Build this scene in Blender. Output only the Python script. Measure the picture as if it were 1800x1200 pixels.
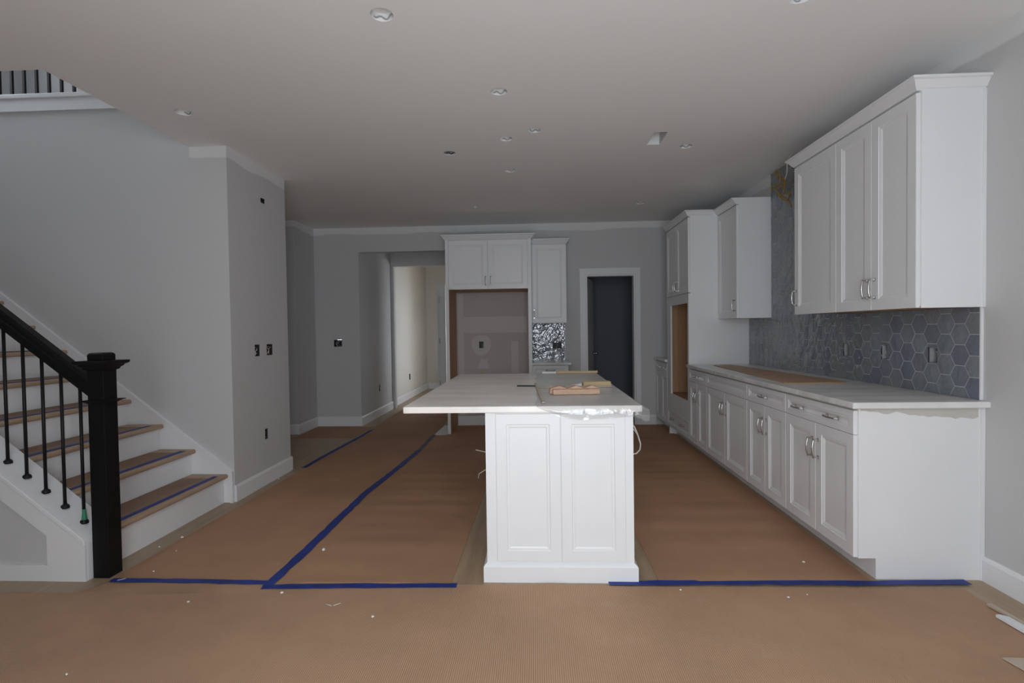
import bpy, bmesh, math, random
from mathutils import Vector, Matrix, noise as mnoise

for _o in list(bpy.data.objects):
    bpy.data.objects.remove(_o, do_unlink=True)
SC = bpy.context.scene
COL = SC.collection
random.seed(7)

# ------------------------------------------------------------------ camera
YAW, PITCH, ROLL, EYE = 0.0458, -0.022, -0.0141, 1.3025
_F = Vector((-math.sin(YAW) * math.cos(PITCH), math.cos(YAW) * math.cos(PITCH), math.sin(PITCH)))
_R = Vector((math.cos(YAW), math.sin(YAW), 0))
_U = _R.cross(_F)
_R2 = _R * math.cos(ROLL) + _U * math.sin(ROLL)
_U2 = _U * math.cos(ROLL) - _R * math.sin(ROLL)
cam_data = bpy.data.cameras.new('camera')
cam_data.sensor_fit = 'HORIZONTAL'
cam_data.sensor_width = 36.0
cam_data.lens = 907.09 / 1800 * 36.0
cam_data.clip_start = 0.02
cam = bpy.data.objects.new('camera', cam_data)
COL.objects.link(cam)
_M = Matrix((_R2, _U2, -_F)).transposed().to_4x4()
_M.translation = Vector((0, 0, EYE))
cam.matrix_world = _M
SC.camera = cam

# ------------------------------------------------------------------ world (even overcast sky) and daylight portals
world = bpy.data.worlds.new('overcast_sky')
SC.world = world
world.use_nodes = True
_bg = world.node_tree.nodes['Background']
_bg.inputs[0].default_value = (0.925, 1.0, 1.075, 1)
_bg.inputs[1].default_value = 4.0
SC.view_settings.view_transform = 'Standard'
SC.view_settings.look = 'None'
SC.view_settings.gamma = 1.0
SC.view_settings.use_curve_mapping = False
SC.view_settings.exposure = 0.97
SC.cycles.max_bounces = 10
SC.cycles.diffuse_bounces = 6
SC.cycles.glossy_bounces = 4
SC.cycles.transparent_max_bounces = 8
SC.cycles.caustics_reflective = False
SC.cycles.caustics_refractive = False
SC.cycles.sample_clamp_indirect = 8.0
SC.cycles.use_denoising = True

Y_REAR = -0.5          # the window wall behind the photographer
REAR_WINDOWS = [(-0.85, 0.95, 0.05, 2.45)]
def portal(name, loc, rot, sx, sy):
    ld = bpy.data.lights.new(name, 'AREA')
    ld.shape = 'RECTANGLE'
    ld.size, ld.size_y = sx, sy
    ld.cycles.is_portal = True
    o = bpy.data.objects.new(name, ld)
    o.location, o.rotation_euler = loc, rot
    COL.objects.link(o)
for (a0, a1, b0, b1) in REAR_WINDOWS:   # portals only guide sky sampling; they add no light of their own
    portal('sky_portal', ((a0 + a1) / 2, Y_REAR - 0.02, (b0 + b1) / 2), (math.pi / 2, 0, 0), a1 - a0, b1 - b0)
portal('sky_portal', (-0.98, 10.4, 1.25), (0, math.pi / 2, 0), 1.9, 1.0)
portal('sky_portal', (-5.42, 3.55, 4.2), (0, -math.pi / 2, 0), 0.9, 1.2)

# ------------------------------------------------------------------ materials
def _tex(nt, kind, **kw):
    n = nt.nodes.new(kind)
    for k, v in kw.items():
        n.inputs[k].default_value = v
    return n
def mat(name, col, rough=0.5, metal=0.0, spec=0.5, var=0.0, vscale=6.0, stretch=(1, 1, 1), bump=0.0, bscale=60.0,
        rand=0.0, col2=None, coat=0.0, coord='Object', bdist=0.002, detail=4.0):
    m = bpy.data.materials.new(name)
    m.use_nodes = True
    nt = m.node_tree
    b = nt.nodes['Principled BSDF']
    b.inputs['Base Color'].default_value = (*col, 1)
    b.inputs['Roughness'].default_value = rough
    b.inputs['Metallic'].default_value = metal
    b.inputs['Specular IOR Level'].default_value = spec
    b.inputs['Coat Weight'].default_value = coat
    tc = nt.nodes.new('ShaderNodeTexCoord')
    mp = nt.nodes.new('ShaderNodeMapping')
    mp.inputs['Scale'].default_value = stretch
    nt.links.new(tc.outputs[coord], mp.inputs[0])
    out = None
    if var > 0 or col2:
        n = _tex(nt, 'ShaderNodeTexNoise', Scale=vscale, Detail=detail, Roughness=0.6)
        nt.links.new(mp.outputs[0], n.inputs['Vector'])
        r = nt.nodes.new('ShaderNodeValToRGB')
        r.color_ramp.elements[0].position, r.color_ramp.elements[1].position = 0.32, 0.68
        c2 = col2 or tuple(c * (1 + var) for c in col)
        c1 = col if col2 else tuple(c * (1 - var) for c in col)
        r.color_ramp.elements[0].color, r.color_ramp.elements[1].color = (*c1, 1), (*c2, 1)
        nt.links.new(n.outputs['Fac'], r.inputs[0])
        out = r.outputs[0]
    if rand > 0:
        oi = nt.nodes.new('ShaderNodeObjectInfo')
        mr = nt.nodes.new('ShaderNodeMapRange')
        mr.inputs['To Min'].default_value, mr.inputs['To Max'].default_value = 1 - rand, 1 + rand
        nt.links.new(oi.outputs['Random'], mr.inputs[0])
        hs = nt.nodes.new('ShaderNodeHueSaturation')
        nt.links.new(mr.outputs[0], hs.inputs['Value'])
        if out: nt.links.new(out, hs.inputs['Color'])
        else: hs.inputs['Color'].default_value = (*col, 1)
        out = hs.outputs[0]
    if out: nt.links.new(out, b.inputs['Base Color'])
    if bump > 0:
        n2 = _tex(nt, 'ShaderNodeTexNoise', Scale=bscale, Detail=3.0)
        nt.links.new(mp.outputs[0], n2.inputs['Vector'])
        bp = nt.nodes.new('ShaderNodeBump')
        bp.inputs['Strength'].default_value = bump
        bp.inputs['Distance'].default_value = bdist
        nt.links.new(n2.outputs['Fac'], bp.inputs['Height'])
        nt.links.new(bp.outputs[0], b.inputs['Normal'])
    return m

def wall_paint(name, col, band):
    """Flat wall paint with the bright unfinished cut-in coat along the ceiling line and inside corners."""
    m = mat(name, col, rough=0.75, spec=0.25, bump=0.06, bscale=220)
    nt = m.node_tree
    b = nt.nodes['Principled BSDF']
    g = nt.nodes.new('ShaderNodeNewGeometry')
    sp = nt.nodes.new('ShaderNodeSeparateXYZ')
    nt.links.new(g.outputs['Position'], sp.inputs[0])
    n = _tex(nt, 'ShaderNodeTexNoise', Scale=2.2, Detail=3.0)
    nt.links.new(g.outputs['Position'], n.inputs['Vector'])
    ad = nt.nodes.new('ShaderNodeMath'); ad.operation = 'MULTIPLY_ADD'
    ad.inputs[1].default_value = 0.09
    nt.links.new(n.outputs['Fac'], ad.inputs[0]); nt.links.new(sp.outputs['Z'], ad.inputs[2])
    mr = nt.nodes.new('ShaderNodeMapRange')
    mr.inputs['From Min'].default_value, mr.inputs['From Max'].default_value = 2.690, 2.705
    nt.links.new(ad.outputs[0], mr.inputs[0])
    lt = nt.nodes.new('ShaderNodeMath'); lt.operation = 'LESS_THAN'; lt.inputs[1].default_value = 2.76
    nt.links.new(sp.outputs['Z'], lt.inputs[0])
    mu = nt.nodes.new('ShaderNodeMath'); mu.operation = 'MULTIPLY'
    nt.links.new(mr.outputs[0], mu.inputs[0]); nt.links.new(lt.outputs[0], mu.inputs[1])
    mx = nt.nodes.new('ShaderNodeMix'); mx.data_type = 'RGBA'
    mx.inputs[6].default_value, mx.inputs[7].default_value = (*col, 1), (*band, 1)
    nt.links.new(mu.outputs[0], mx.inputs[0])
    nt.links.new(mx.outputs[2], b.inputs['Base Color'])
    return m

def paper_mat(name, col, rib=0.0):
    m = mat(name, col, rough=0.72, spec=0.2)
    nt = m.node_tree
    b = nt.nodes['Principled BSDF']
    tc = nt.nodes.new('ShaderNodeTexCoord')
    n1 = _tex(nt, 'ShaderNodeTexNoise', Scale=1.3, Detail=5.0, Roughness=0.62)
    nt.links.new(tc.outputs['Object'], n1.inputs['Vector'])
    r1 = nt.nodes.new('ShaderNodeValToRGB')
    r1.color_ramp.elements[0].position, r1.color_ramp.elements[1].position = 0.3, 0.72
    r1.color_ramp.elements[0].color = (*[c * 0.86 for c in col], 1)
    r1.color_ramp.elements[1].color = (*[c * 1.12 for c in col], 1)
    nt.links.new(n1.outputs['Fac'], r1.inputs[0])
    # chalky dust smears
    mp = nt.nodes.new('ShaderNodeMapping'); mp.inputs['Scale'].default_value = (3.5, 6.5, 1); mp.inputs['Rotation'].default_value = (0, 0, 0.5)
    nt.links.new(tc.outputs['Object'], mp.inputs[0])
    n2 = _tex(nt, 'ShaderNodeTexNoise', Scale=1.0, Detail=6.0, Roughness=0.7)
    nt.links.new(mp.outputs[0], n2.inputs['Vector'])
    r2 = nt.nodes.new('ShaderNodeValToRGB')
    r2.color_ramp.elements[0].position, r2.color_ramp.elements[1].position = 0.60, 0.82
    r2.color_ramp.elements[0].color, r2.color_ramp.elements[1].color = (0, 0, 0, 1), (0.34, 0.34, 0.34, 1)
    nt.links.new(n2.outputs['Fac'], r2.inputs[0])
    mx = nt.nodes.new('ShaderNodeMix'); mx.data_type = 'RGBA'
    mx.inputs[7].default_value = (0.52, 0.44, 0.37, 1)
    nt.links.new(r2.outputs[0], mx.inputs[0]); nt.links.new(r1.outputs[0], mx.inputs[6])
    last = mx.outputs[2]
    if rib > 0:
        w = nt.nodes.new('ShaderNodeTexWave')
        w.wave_type, w.bands_direction, w.wave_profile = 'BANDS', 'X', 'SIN'
        w.inputs['Scale'].default_value = 38.0
        w.inputs['Distortion'].default_value = 0.0
        nt.links.new(tc.outputs['Object'], w.inputs['Vector'])
        mr = nt.nodes.new('ShaderNodeMapRange')
        mr.inputs['To Min'].default_value, mr.inputs['To Max'].default_value = 1 - rib, 1 + rib
        nt.links.new(w.outputs['Fac'], mr.inputs[0])
        mm = nt.nodes.new('ShaderNodeVectorMath'); mm.operation = 'SCALE'
        nt.links.new(last, mm.inputs[0]); nt.links.new(mr.outputs[0], mm.inputs['Scale'])
        last = mm.outputs[0]
        bp = nt.nodes.new('ShaderNodeBump')
        bp.inputs['Strength'].default_value, bp.inputs['Distance'].default_value = 0.25, 0.002
        nt.links.new(w.outputs['Fac'], bp.inputs['Height']); nt.links.new(bp.outputs[0], b.inputs['Normal'])
    nt.links.new(last, b.inputs['Base Color'])
    return m

def tile_mat():
    m = mat('glazed_slate_blue_tile', (0.115, 0.135, 0.16), rough=0.05, spec=0.5)
    nt = m.node_tree
    b = nt.nodes['Principled BSDF']
    b.inputs['IOR'].default_value = 1.85
    oi = nt.nodes.new('ShaderNodeObjectInfo')
    r = nt.nodes.new('ShaderNodeValToRGB')
    cols = [(0.170, 0.195, 0.222), (0.215, 0.245, 0.268), (0.215, 0.215, 0.238), (0.165, 0.188, 0.245), (0.240, 0.272, 0.288), (0.185, 0.212, 0.222)]
    e = r.color_ramp.elements
    e[0].position, e[0].color = 0.0, (*cols[0], 1)
    e[1].position, e[1].color = 1.0, (*cols[5], 1)
    for i in range(1, 5):
        x = e.new(i / 5); x.color = (*cols[i], 1)
    nt.links.new(oi.outputs['Random'], r.inputs[0])
    g = nt.nodes.new('ShaderNodeNewGeometry')
    n = _tex(nt, 'ShaderNodeTexNoise', Scale=9.0, Detail=4.0)
    nt.links.new(g.outputs['Position'], n.inputs['Vector'])
    mr = nt.nodes.new('ShaderNodeMapRange'); mr.inputs['To Min'].default_value, mr.inputs['To Max'].default_value = 0.8, 1.2
    nt.links.new(n.outputs['Fac'], mr.inputs[0])
    mm = nt.nodes.new('ShaderNodeVectorMath'); mm.operation = 'SCALE'
    nt.links.new(r.outputs[0], mm.inputs[0]); nt.links.new(mr.outputs[0], mm.inputs['Scale'])
    nt.links.new(mm.outputs[0], b.inputs['Base Color'])
    n2 = _tex(nt, 'ShaderNodeTexNoise', Scale=15.0, Detail=2.0)
    nt.links.new(g.outputs['Position'], n2.inputs['Vector'])
    bp = nt.nodes.new('ShaderNodeBump')
    bp.inputs['Strength'].default_value, bp.inputs['Distance'].default_value = 0.8, 0.017
    nt.links.new(n2.outputs['Fac'], bp.inputs['Height']); nt.links.new(bp.outputs[0], b.inputs['Normal'])
    return m

def film_mat():
    m = bpy.data.materials.new('clear_plastic_film'); m.use_nodes = True
    nt = m.node_tree; nt.nodes.clear()
    o = nt.nodes.new('ShaderNodeOutputMaterial')
    t = nt.nodes.new('ShaderNodeBsdfTransparent'); t.inputs[0].default_value = (0.93, 0.94, 0.94, 1)
    g = nt.nodes.new('ShaderNodeBsdfGlossy'); g.inputs['Roughness'].default_value = 0.12; g.inputs[0].default_value = (0.9, 0.9, 0.9, 1)
    d = nt.nodes.new('ShaderNodeBsdfDiffuse'); d.inputs[0].default_value = (0.7, 0.71, 0.72, 1)
    a = nt.nodes.new('ShaderNodeMixShader'); a.inputs[0].default_value = 0.11
    c = nt.nodes.new('ShaderNodeMixShader'); c.inputs[0].default_value = 0.13
    nt.links.new(t.outputs[0], a.inputs[1]); nt.links.new(g.outputs[0], a.inputs[2])
    nt.links.new(a.outputs[0], c.inputs[1]); nt.links.new(d.outputs[0], c.inputs[2])
    nt.links.new(c.outputs[0], o.inputs[0])
    tc = nt.nodes.new('ShaderNodeTexCoord')
    n = _tex(nt, 'ShaderNodeTexNoise', Scale=40.0, Detail=3.0)
    nt.links.new(tc.outputs['Object'], n.inputs['Vector'])
    bp = nt.nodes.new('ShaderNodeBump'); bp.inputs['Strength'].default_value = 0.6; bp.inputs['Distance'].default_value = 0.006
    nt.links.new(n.outputs['Fac'], bp.inputs['Height']); nt.links.new(bp.outputs[0], g.inputs['Normal'])
    return m

M = {}
M['wall'] = wall_paint('grey_wall_paint', (0.58, 0.58, 0.58), (0.74, 0.74, 0.735))
M['wall_plain'] = mat('grey_wall_paint_finished', (0.58, 0.58, 0.58), rough=0.75, spec=0.25, bump=0.06, bscale=220)
M['wall_warm'] = mat('hall_wall_paint', (0.66, 0.64, 0.595), rough=0.75, spec=0.25)
M['wall_dark'] = mat('shade_darkened_pantry_paint', (0.19, 0.205, 0.235), rough=0.8, spec=0.2)  # blue-grey darkened further so the colour carries the unlit pantry's shade
M['ceiling'] = mat('flat_ceiling_white', (0.88, 0.875, 0.865), rough=0.9, spec=0.1, bump=0.05, bscale=180)
M['trim'] = mat('white_trim_enamel', (0.78, 0.785, 0.80), rough=0.38, spec=0.45)
M['cabinet'] = mat('white_cabinet_paint', (0.80, 0.805, 0.815), rough=0.36, spec=0.45, var=0.012, vscale=3)
M['plaster'] = mat('white_plaster', (0.80, 0.80, 0.80), rough=0.85)
M['plywood'] = mat('maple_ply_interior', (0.45, 0.26, 0.14), rough=0.55, var=0.16, vscale=3.5, stretch=(6, 6, 0.5))
M['quartz'] = mat('white_quartz', (0.74, 0.73, 0.715), rough=0.22, var=0.15, vscale=3.0, stretch=(1.0, 3.0, 1), detail=7)
M['quartz_island'] = mat('dusty_white_quartz', (0.84, 0.80, 0.75), rough=0.28, var=0.13, vscale=2.0, stretch=(1.2, 4.0, 1), detail=7)
M['nickel'] = mat('satin_nickel', (0.62, 0.60, 0.57), rough=0.22, metal=1.0)
M['black'] = mat('black_painted_wood', (0.006, 0.006, 0.0065), rough=0.5, spec=0.22, bump=0.05, bscale=90)
M['iron'] = mat('black_iron', (0.008, 0.008, 0.009), rough=0.5, spec=0.3)
M['oak'] = mat('oak_tread', (0.40, 0.28, 0.19), rough=0.5, var=0.12, vscale=5, stretch=(8, 1, 8))
M['paper'] = paper_mat('brown_floor_paper', (0.43, 0.25, 0.15))
M['paper_ribbed'] = paper_mat('brown_ribbed_floor_paper', (0.46, 0.29, 0.185), rib=0.25)
M['paper_step'] = mat('brown_step_paper', (0.27, 0.18, 0.125), rough=0.75, spec=0.2, var=0.10, vscale=4)
M['tape'] = mat('blue_masking_tape', (0.020, 0.042, 0.235), rough=0.55, var=0.25, vscale=9, spec=0.35)
M['tape_faded'] = mat('dusty_blue_masking_tape', (0.10, 0.11, 0.17), rough=0.6, var=0.25, vscale=9, spec=0.3)
M['plank'] = mat('tan_plank_floor', (0.37, 0.27, 0.175), rough=0.42, var=0.14, vscale=2.2, stretch=(9, 0.7, 1))
M['tile'] = tile_mat()
M['grout'] = mat('pale_grout', (0.44, 0.455, 0.46), rough=0.9, var=0.06, vscale=20)
M['film'] = film_mat()
M['box_grey'] = mat('grey_plastic_box', (0.36, 0.36, 0.37), rough=0.5)
M['box_dark'] = mat('dark_plastic_box', (0.022, 0.023, 0.030), rough=0.5)
M['wire_white'] = mat('white_cable_jacket', (0.72, 0.69, 0.65), rough=0.45)
M['wire_copper'] = mat('copper_wire', (0.55, 0.28, 0.14), rough=0.35, metal=0.8)
M['wire_yellow'] = mat('yellow_cable_jacket', (0.42, 0.24, 0.045), rough=0.5)
M['pine'] = mat('pale_pine', (0.60, 0.46, 0.27), rough=0.6, var=0.10, vscale=6, stretch=(1, 9, 9))
M['cedar'] = mat('pinkish_cedar', (0.60, 0.40, 0.28), rough=0.6, var=0.14, vscale=5, stretch=(4, 9, 9))
M['lath'] = mat('beige_lath', (0.52, 0.43, 0.34), rough=0.65, var=0.08, vscale=8)
M['board'] = mat('brown_hardboard', (0.46, 0.30, 0.18), rough=0.5, var=0.12, vscale=4)
M['white_pvc'] = mat('white_primed_board', (0.80, 0.81, 0.82), rough=0.45)
M['green_tape'] = mat('green_masking_tape', (0.03, 0.22, 0.11), rough=0.5)
M['glue'] = mat('beige_bare_primer', (0.56, 0.54, 0.49), rough=0.8, var=0.04, vscale=5)
M['pinkwall'] = mat('bare_drywall_primer', (0.53, 0.485, 0.48), rough=0.85)
M['mud'] = mat('dried_joint_compound', (0.63, 0.595, 0.585), rough=0.9)
M['door'] = mat('pantry_door_enamel', (0.74, 0.745, 0.75), rough=0.4)

# ------------------------------------------------------------------ mesh helpers
class MB:
    def __init__(s): s.v, s.f, s.sm = [], [], []
    def add(s, verts, faces, smooth=False):
        k = len(s.v)
        s.v += [tuple(p) for p in verts]
        s.f += [tuple(k + i for i in f) for f in faces]
        s.sm += [smooth] * len(faces)
        return s
    def box(s, x0, x1, y0, y1, z0, z1):
        return s.add([(x0, y0, z0), (x1, y0, z0), (x1, y1, z0), (x0, y1, z0), (x0, y0, z1), (x1, y0, z1), (x1, y1, z1), (x0, y1, z1)],
                     [(0, 3, 2, 1), (4, 5, 6, 7), (0, 1, 5, 4), (1, 2, 6, 5), (2, 3, 7, 6), (3, 0, 4, 7)])
    def loft(s, loops, caps=True, smooth=False, closed=True):
        n = len(loops[0]); vs = [p for l in loops for p in l]; fs = []
        for i in range(len(loops) - 1):
            for j in range(n if closed else n - 1):
                a, b = i * n + j, i * n + (j + 1) % n
                fs.append((a, b, b + n, a + n))
        k = len(fs)
        if caps:
            fs.append(tuple(range(n - 1, -1, -1))); fs.append(tuple(range((len(loops) - 1) * n, len(loops) * n)))
        s.add(vs, fs, smooth)
        if caps: s.sm[-1] = s.sm[-2] = False
        return s
    def prism(s, poly, axis, a, b):
        def P(u, v, w): return (w, u, v) if axis == 'x' else (u, w, v) if axis == 'y' else (u, v, w)
        return s.loft([[P(u, v, a) for u, v in poly], [P(u, v, b) for u, v in poly]])
    def tube(s, path, r, n=8, taper=None):
        path = [Vector(p) for p in path]; loops = []
        up = Vector((0.13, 0.27, 0.95)).normalized()
        for i, p in enumerate(path):
            t = (path[min(i + 1, len(path) - 1)] - path[max(i - 1, 0)]).normalized()
            a = t.cross(up)
            if a.length < 1e-3: a = t.cross(Vector((1, 0, 0)))
            a.normalize(); b = t.cross(a).normalized()
            rr = r if taper is None else r * taper[i]
            loops.append([p + (a * math.cos(2 * math.pi * j / n) + b * math.sin(2 * math.pi * j / n)) * rr for j in range(n)])
        return s.loft(loops, smooth=True)
    def lathe(s, prof, c=(0, 0, 0), n=20):
        loops = [[(c[0] + r * math.cos(2 * math.pi * j / n), c[1] + r * math.sin(2 * math.pi * j / n), c[2] + z) for j in range(n)] for r, z in prof]
        return s.loft(loops, smooth=True)
    def sqstack(s, prof, cx, cy, z=0):
        """stack of square sections: (half width, z)"""
        return s.loft([[(cx - h, cy - h, z + zz), (cx + h, cy - h, z + zz), (cx + h, cy + h, z + zz), (cx - h, cy + h, z + zz)] for h, zz in prof])
    def build(s, name, m, parent=None, bevel=0.0, loc=None, segs=2):
        me = bpy.data.meshes.new(name)
        me.from_pydata(s.v, [], s.f)
        bm = bmesh.new(); bm.from_mesh(me)
        for f, q in zip(bm.faces, s.sm): f.smooth = q
        bmesh.ops.recalc_face_normals(bm, faces=bm.faces)
        if bevel > 0:
            ed = [e for e in bm.edges if len(e.link_faces) == 2 and e.calc_face_angle(0) > 0.5]
            bmesh.ops.bevel(bm, geom=ed, offset=bevel, segments=segs, profile=0.5, affect='EDGES', clamp_overlap=True)
        bm.to_mesh(me); bm.free()
        me.materials.append(M[m])
        return link(name, me, parent, loc)
def link(name, me, parent=None, loc=None):
    o = bpy.data.objects.new(name, me); COL.objects.link(o)
    if parent is not None: o.parent = parent
    if loc is not None: o.location = loc
    return o
def tag(o, label=None, cat=None, group=None, kind=None):
    if label: o['label'] = label
    if cat: o['category'] = cat
    if group: o['group'] = group
    if kind: o['kind'] = kind
    return o
def thing(name, loc, label, cat, group=None, rz=0.0):
    o = bpy.data.objects.new(name, None); COL.objects.link(o)
    o.location, o.rotation_euler = loc, (0, 0, rz)
    o.empty_display_size = 0.1
    return tag(o, label, cat, group)

def panel(plane, c, t, a0, a1, b0, b1, holes=(), circles=()):
    """Slab lying in a plane (surface at c, thickness t away from the room) with real rectangular and round holes."""
    def P(a, b, w): return (w, a, b) if plane == 'x' else (a, w, b) if plane == 'y' else (a, b, w)
    sq = [(ca - 1.3 * r, ca + 1.3 * r, cb - 1.3 * r, cb + 1.3 * r) for ca, cb, r in circles]
    A = sorted({a0, a1} | {min(max(h[i], a0), a1) for h in list(holes) + sq for i in (0, 1)})
    B = sorted({b0, b1} | {min(max(h[i], b0), b1) for h in list(holes) + sq for i in (2, 3)})
    mb = MB()
    def state(i, j):
        if i < 0 or j < 0 or i >= len(A) - 1 or j >= len(B) - 1: return 'out'
        x, y = (A[i] + A[i + 1]) / 2, (B[j] + B[j + 1]) / 2
        if any(h[0] < x < h[1] and h[2] < y < h[3] for h in holes): return 'out'
        if any(h[0] < x < h[1] and h[2] < y < h[3] for h in sq): return 'ring'
        return 'in'
    for i in range(len(A) - 1):
        for j in range(len(B) - 1):
            if state(i, j) != 'in': continue
            p, q, r, s_ = A[i], A[i + 1], B[j], B[j + 1]
            for w in (c, c + t):
                mb.add([P(p, r, w), P(q, r, w), P(q, s_, w), P(p, s_, w)], [(0, 1, 2, 3)])
            for (di, dj, e) in ((-1, 0, ((p, r), (p, s_))), (1, 0, ((q, r), (q, s_))), (0, -1, ((p, r), (q, r))), (0, 1, ((p, s_), (q, s_)))):
                if state(i + di, j + dj) == 'out':
                    (x0, y0), (x1, y1) = e
                    mb.add([P(x0, y0, c), P(x1, y1, c), P(x1, y1, c + t), P(x0, y0, c + t)], [(0, 1, 2, 3)])
    N = 32
    for (ca, cb, r), (s0, s1, s2, s3) in zip(circles, sq):
        cir, out = [], []
        for k in range(N):
            th = 2 * math.pi * (k + 0.0) / N
            dx, dy = math.cos(th), math.sin(th)
            cir.append((ca + r * dx, cb + r * dy))
            kk = 1.3 * r / max(abs(dx), abs(dy))
            out.append((ca + kk * dx, cb + kk * dy))
        for k in range(N):
            l = (k + 1) % N
            for w in (c, c + t):
                mb.add([P(*out[k], w), P(*out[l], w), P(*cir[l], w), P(*cir[k], w)], [(0, 1, 2, 3)])
            mb.add([P(*cir[k], c), P(*cir[l], c), P(*cir[l], c + t), P(*cir[k], c + t)], [(0, 1, 2, 3)])
    # weld
    key, vs, mp = {}, [], []
    for v in mb.v:
        k = tuple(round(x, 5) for x in v)
        if k not in key: key[k] = len(vs); vs.append(v)
        mp.append(key[k])
    mb.v, mb.f = vs, [tuple(mp[i] for i in f) for f in mb.f]
    return mb
def struct(name, mb, m, parent=None, bevel=0.0):
    o = mb.build(name, m, parent, bevel)
    if parent is None: o['kind'] = 'structure'
    return o

# ------------------------------------------------------------------ key dimensions (metres; x right, y into the room, z up)
CE = 2.743
XW = 2.2567            # right wall
YB = 7.0555            # back wall
XB = 1.6173            # base cabinet door faces
XU = 1.9243            # wall cabinet door faces
YN, Y1, Y2, Y3, YT, YTF = 2.7046, 3.4219, 4.0376, 4.9776, 5.543, 6.44
ZC = 0.914
XK, YK1, YK2 = -2.347, 3.878, 4.794       # column by the stairs
XL, YA = -3.06, 6.49                       # alcove
XH, YH = -2.433, 8.644                     # hall opening
XLEFT = -5.3

# ------------------------------------------------------------------ structure
struct('floor', panel('z', 0.0, -0.12, XLEFT - 0.1, XW + 0.1, Y_REAR - 0.1, 11.8), 'plank')
LIGHT_HOLES = [(-0.679, 2.349, 0.052), (-0.202, 3.143, 0.050), (-2.262, 3.278, 0.052), (-0.204, 3.915, 0.050), (0.014, 3.767, 0.046),
               (-0.677, 4.188, 0.048), (-0.209, 4.695, 0.048), (1.214, 4.194, 0.050), (1.222, 6.04, 0.050), (1.184, 2.345, 0.052)]
VENT = (0.891, 0.992, 3.876, 4.133)
STAIR_OPEN = (XLEFT, -2.638, 2.698, YK1 + 0.06)
struct('ceiling', panel('z', CE, 0.30, XLEFT - 0.1, XW + 0.1, Y_REAR - 0.1, 11.8, holes=[VENT, STAIR_OPEN], circles=LIGHT_HOLES), 'ceiling')

TILE_BOXES = [(5.170, 5.222, 1.066, 1.150), (3.815, 3.878, 1.078, 1.172), (3.405, 3.463, 1.080, 1.176), (2.992, 3.060, 1.084, 1.172)]
struct('wall_right', panel('x', XW, 0.12, Y_REAR, 11.8, 0, CE, holes=TILE_BOXES), 'wall')
DOOR_OPEN = (0.691, 1.350, 0.0, 2.035)
HALL_OPEN = (XH, -1.18, 0.0, 2.409)
NICHE_BOX = (-0.775, -0.715, 1.062, 1.152)
SPLASH_BOX = (0.232, 0.352, 1.045, 1.125)
ALC_BOX = (-2.802, -2.690, 1.105, 1.203)
struct('wall_back', panel('y', YB, 0.13, XL - 0.12, XW, 0, CE, holes=[DOOR_OPEN, HALL_OPEN, NICHE_BOX, SPLASH_BOX, ALC_BOX]), 'wall')
COL_BOXES = [(4.212, 4.290, 1.112, 1.212), (4.402, 4.505, 1.112, 1.210), (4.340, 4.390, 0.386, 0.478), (4.360, 4.430, 2.430, 2.474)]
struct('wall_column', panel('x', XK, -0.12, YK1, YK2, 0, CE, holes=COL_BOXES), 'wall')
struct('wall_stair', panel('y', YK1, 0.055, XLEFT, -2.6385, 0, 3.05), 'wall_plain')
struct('wall_stair_end', panel('y', YK1, 0.12, -2.6385, XK - 0.12, 0, CE), 'wall')
struct('wall_column_rear', panel('y', YK2, -0.12, -3.9, XK - 0.12, 0, CE), 'wall')
struct('wall_alcove_side', panel('x', -3.9, -0.1, YK2 - 0.12, YA + 0.1, 0, CE), 'wall')
struct('wall_alcove_return', panel('y', YA, 0.1, -3.9, XL, 0, CE), 'wall')
struct('wall_alcove', panel('x', XL, -0.1, YA + 0.1, YB, 0, CE), 'wall')
# passage and hall behind the back wall
HALL_BOX1 = (7.885, 7.935, 0.375, 0.485)
HALL_BOX2 = (9.93, 10.03, 0.36, 0.478)
struct('wall_passage_left', panel('x', XH, -0.1, YB + 0.13, YH, 0, CE, holes=[HALL_BOX1]), 'wall_plain')
struct('wall_passage_rear', panel('y', YH, 0.1, XH - 0.1, -0.9, 0, CE, holes=[(XH + 0.045, -1.3, 0, 2.407)]), 'wall_plain')
struct('wall_hall_left', panel('x', XH - 0.035, -0.1, YH + 0.1, 11.6, 0, CE, holes=[HALL_BOX2]), 'wall_warm')
struct('wall_hall_end', panel('y', 11.6, 0.1, XH - 0.2, -0.9, 0, CE), 'wall_warm')
struct('wall_hall_right', panel('x', -1.0, 0.12, YH + 0.1, 11.6, 0, CE, holes=[(9.9, 10.9, 0.3, 2.2)]), 'wall_warm')
struct('wall_passage_right', panel('x', -1.05, 0.1, YB + 0.13, YH, 0, CE), 'wall_plain')
# pantry behind the door
struct('wall_pantry_rear', panel('y', 8.55, 0.1, 0.25, XW, 0, CE), 'wall_dark')
struct('wall_pantry_left', panel('x', 0.35, -0.1, YB + 0.13, 8.55, 0, CE), 'wall_dark')
# living-room side behind the photographer
struct('wall_left', panel('x', XLEFT, -0.1, Y_REAR, YK1 + 0.12, 0, CE), 'wall_plain')
struct('wall_rear', panel('y', Y_REAR, -0.15, XLEFT, XW, 0, CE, holes=[w for w in REAR_WINDOWS]), 'wall_plain')
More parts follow.
